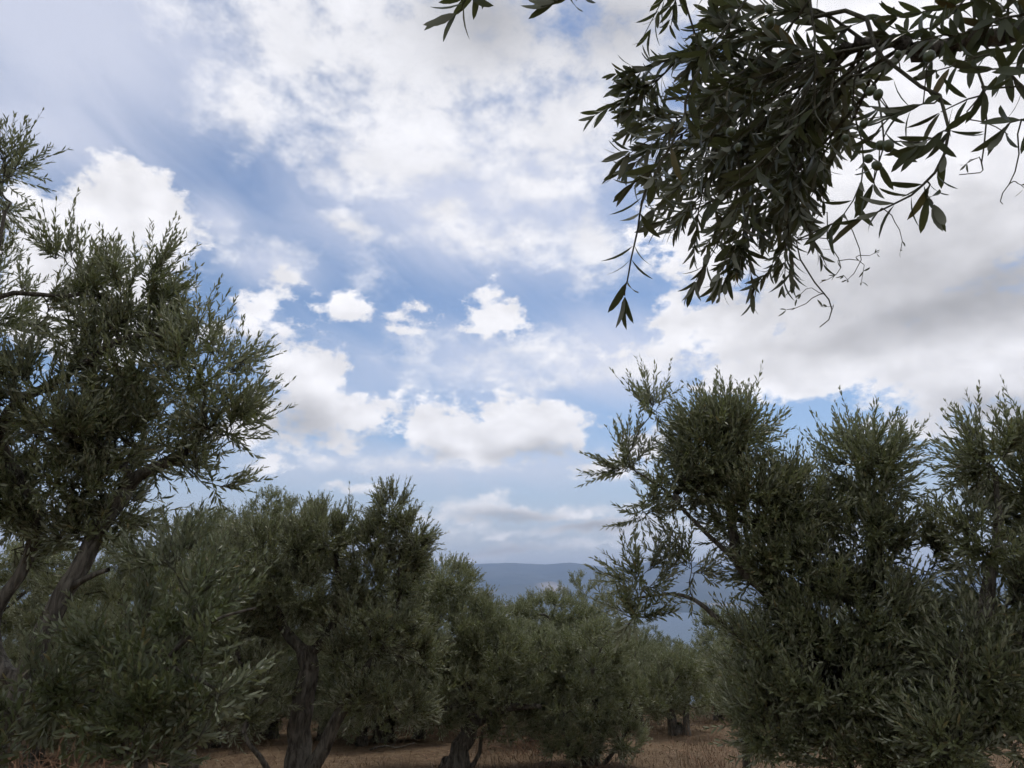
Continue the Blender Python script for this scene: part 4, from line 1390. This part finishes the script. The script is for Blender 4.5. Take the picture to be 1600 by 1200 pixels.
# ------------------------------------------------------------------ dry grass, brush and fallen wood
rng = np.random.default_rng(77)
n = 52000
gy_ = 5.5 + 22 * rng.uniform(0, 1, n) ** 1.6
gx_ = rng.uniform(-0.95, 0.95, n) * (gy_ + 1)
keep = fbm2(gx_ * 0.9 + 60, gy_ * 0.9 + 60, 31, 4) + rng.normal(0, 0.10, n) > 0.47
gx_, gy_ = gx_[keep], gy_[keep]
n = len(gx_)
gz_ = ground_z(gx_, gy_) - 0.01
hgt = rng.uniform(0.02, 0.085, n)
lean = rng.normal(0, 1.1, (n, 2)) * hgt[:, None]
th = rng.uniform(0, 6.28, n)
wd = 0.0025 + 0.0003 * gy_
side = np.stack([np.cos(th) * wd, np.sin(th) * wd, np.zeros(n)], 1)
p0 = np.stack([gx_, gy_, gz_], 1)
midp = p0 + np.stack([lean[:, 0] * 0.35, lean[:, 1] * 0.35, hgt * 0.6], 1)
tipp = p0 + np.stack([lean[:, 0], lean[:, 1], hgt], 1)
v = np.stack([p0 - side, p0 + side, midp + side * 0.7, midp - side * 0.7, tipp], 1)
b_ = np.arange(n)[:, None] * 5
link('dry_grass', mesh_np('dry_grass', v.reshape(-1, 3), [b_ + np.array([[0, 1, 2, 3]]), b_ + np.array([[3, 2, 4]])], M_STRAW), kind='stuff', label='short bleached dry grass covering the grove floor')

n = 9000
cx_ = rng.uniform(-0.9, 0.9, 260)
cy_ = 6.5 + 13 * rng.uniform(0, 1, 260) ** 1.3
w_ = rng.integers(0, 260, n)
gy_ = cy_[w_] + rng.normal(0, 0.16, n)
gx_ = cx_[w_] * (cy_[w_] + 1) + rng.normal(0, 0.16, n)
hgt = rng.uniform(0.06, 0.24, n)
lean = rng.normal(0, 0.45, (n, 2)) * hgt[:, None]
th = rng.uniform(0, 6.28, n)
side = np.stack([np.cos(th), np.sin(th), np.zeros(n)], 1) * 0.0028
p0 = np.stack([gx_, gy_, ground_z(gx_, gy_) - 0.01], 1)
midp = p0 + np.stack([lean[:, 0] * 0.35, lean[:, 1] * 0.35, hgt * 0.6], 1)
tipp = p0 + np.stack([lean[:, 0], lean[:, 1], hgt], 1)
v = np.stack([p0 - side, p0 + side, midp + side * 0.7, midp - side * 0.7, tipp], 1)
b_ = np.arange(n)[:, None] * 5
link('dry_weeds', mesh_np('dry_weeds', v.reshape(-1, 3), [b_ + np.array([[0, 1, 2, 3]]), b_ + np.array([[3, 2, 4]])], M_STRAW), kind='stuff', label='thin tufts of taller dry weeds among the olive trunks')
# fallen leaves under the trees
n = 16000
gy_ = 6 + 15 * rng.uniform(0, 1, n) ** 1.4
gx_ = rng.uniform(-0.9, 0.9, n) * (gy_ + 1)
keep = fbm2(gx_ * 0.5 + 10, gy_ * 0.5 + 10, 51, 3) + rng.normal(0, 0.08, n) > 0.5
gx_, gy_ = gx_[keep], gy_[keep]
n = len(gx_)
P0 = np.stack([gx_, gy_, ground_z(gx_, gy_) + 0.008], 1)
D0 = unit(np.stack([rng.normal(0, 1, n), rng.normal(0, 1, n), rng.normal(0, 0.15, n)], 1))
N0 = unit(np.array([0, 0, 1.0]) + rng.normal(0, 0.3, (n, 3)))
N0 = unit(N0 - D0 * (N0 * D0).sum(1, keepdims=True))
link('leaf_litter', leaves_mesh('leaf_litter', (P0, D0, N0, rng.uniform(0.05, 0.08, n)), np.zeros(3), M_DEAD, 2, 0.16), kind='stuff', label='scattered fallen brown leaves on the grove floor')

TW = []
for q in range(5):
    p = [np.zeros(3)]
    d_ = np.array([0.35, 0, 1.0])
    for s_ in range(6):
        d_ = unit(d_ + rng.normal(0, 0.28, 3))
        p.append(p[-1] + d_ * 0.12)
    parts_ = [tube(smooth_path(np.array(p), 12), np.linspace(0.006, 0.0016, 12), 5)]
    for s_ in (2, 3, 4, 5):
        e = unit(d_ + rng.normal(0, 0.8, 3))
        parts_.append(tube(np.array([p[s_], p[s_] + e * 0.1, p[s_] + e * 0.2 + rng.normal(0, 0.02, 3)]), [0.003, 0.002, 0.001], 4))
    v, f = join(parts_)
    TW.append(mesh_np('dead_twig', v, f, M_DEAD))


def brush(x, Y, count, spread, size, label):
    g = foot(x, Y)
    z = float(ground_z(*g))
    root = link('dead_brush', None, label=label, category='brush', group='dead brush on the grove floor')
    root.location = (g[0], g[1], z - 0.02)
    for q in range(count):
        t = link('dead_twig', TW[q % 5], root)
        t.location = (rng.normal(0, spread), rng.normal(0, spread), 0)
        t.rotation_euler = (rng.normal(0, 0.5), rng.normal(0, 0.5), rng.uniform(0, 6.28))
        s_ = size * rng.uniform(0.6, 1.2)
        t.scale = (s_, s_, s_)
    return root


brush(70, 7.0, 60, 0.30, 1.1, 'reddish heap of dead twigs in the lower left corner')
brush(845, 10.6, 45, 0.28, 0.9, 'tuft of dead twigs under the arching bough in the middle')
brush(1110, 9.5, 22, 0.2, 0.6, 'thin dead weeds on the open ground right of the small olive')

g0 = foot(612, 11.0)
p = np.array([[-0.32, 0.0, 0.02, 0.016], [-0.1, 0.04, 0.06, 0.015], [0.1, -0.02, 0.05, 0.012], [0.34, 0.05, 0.10, 0.006]])
sp = smooth_path(p, 16)
v, f = tube(sp[:, :3], sp[:, 3], 8, 0.3, 9)
fb_ = link('fallen_branch', mesh_np('fallen_branch', v, f, M_BARK, True), label='fallen crooked branch on the dry grass between the trunks', category='branch')
fb_.location = (g0[0], g0[1], float(ground_z(*g0)) + 0.01)
v, f = tube(np.array([sp[8, :3], sp[8, :3] + np.array([0.05, 0.05, 0.10]), sp[8, :3] + np.array([0.14, 0.08, 0.16])]), [0.007, 0.005, 0.002], 6)
link('side_twig', mesh_np('side_twig', v, f, M_BARK, True), fb_)
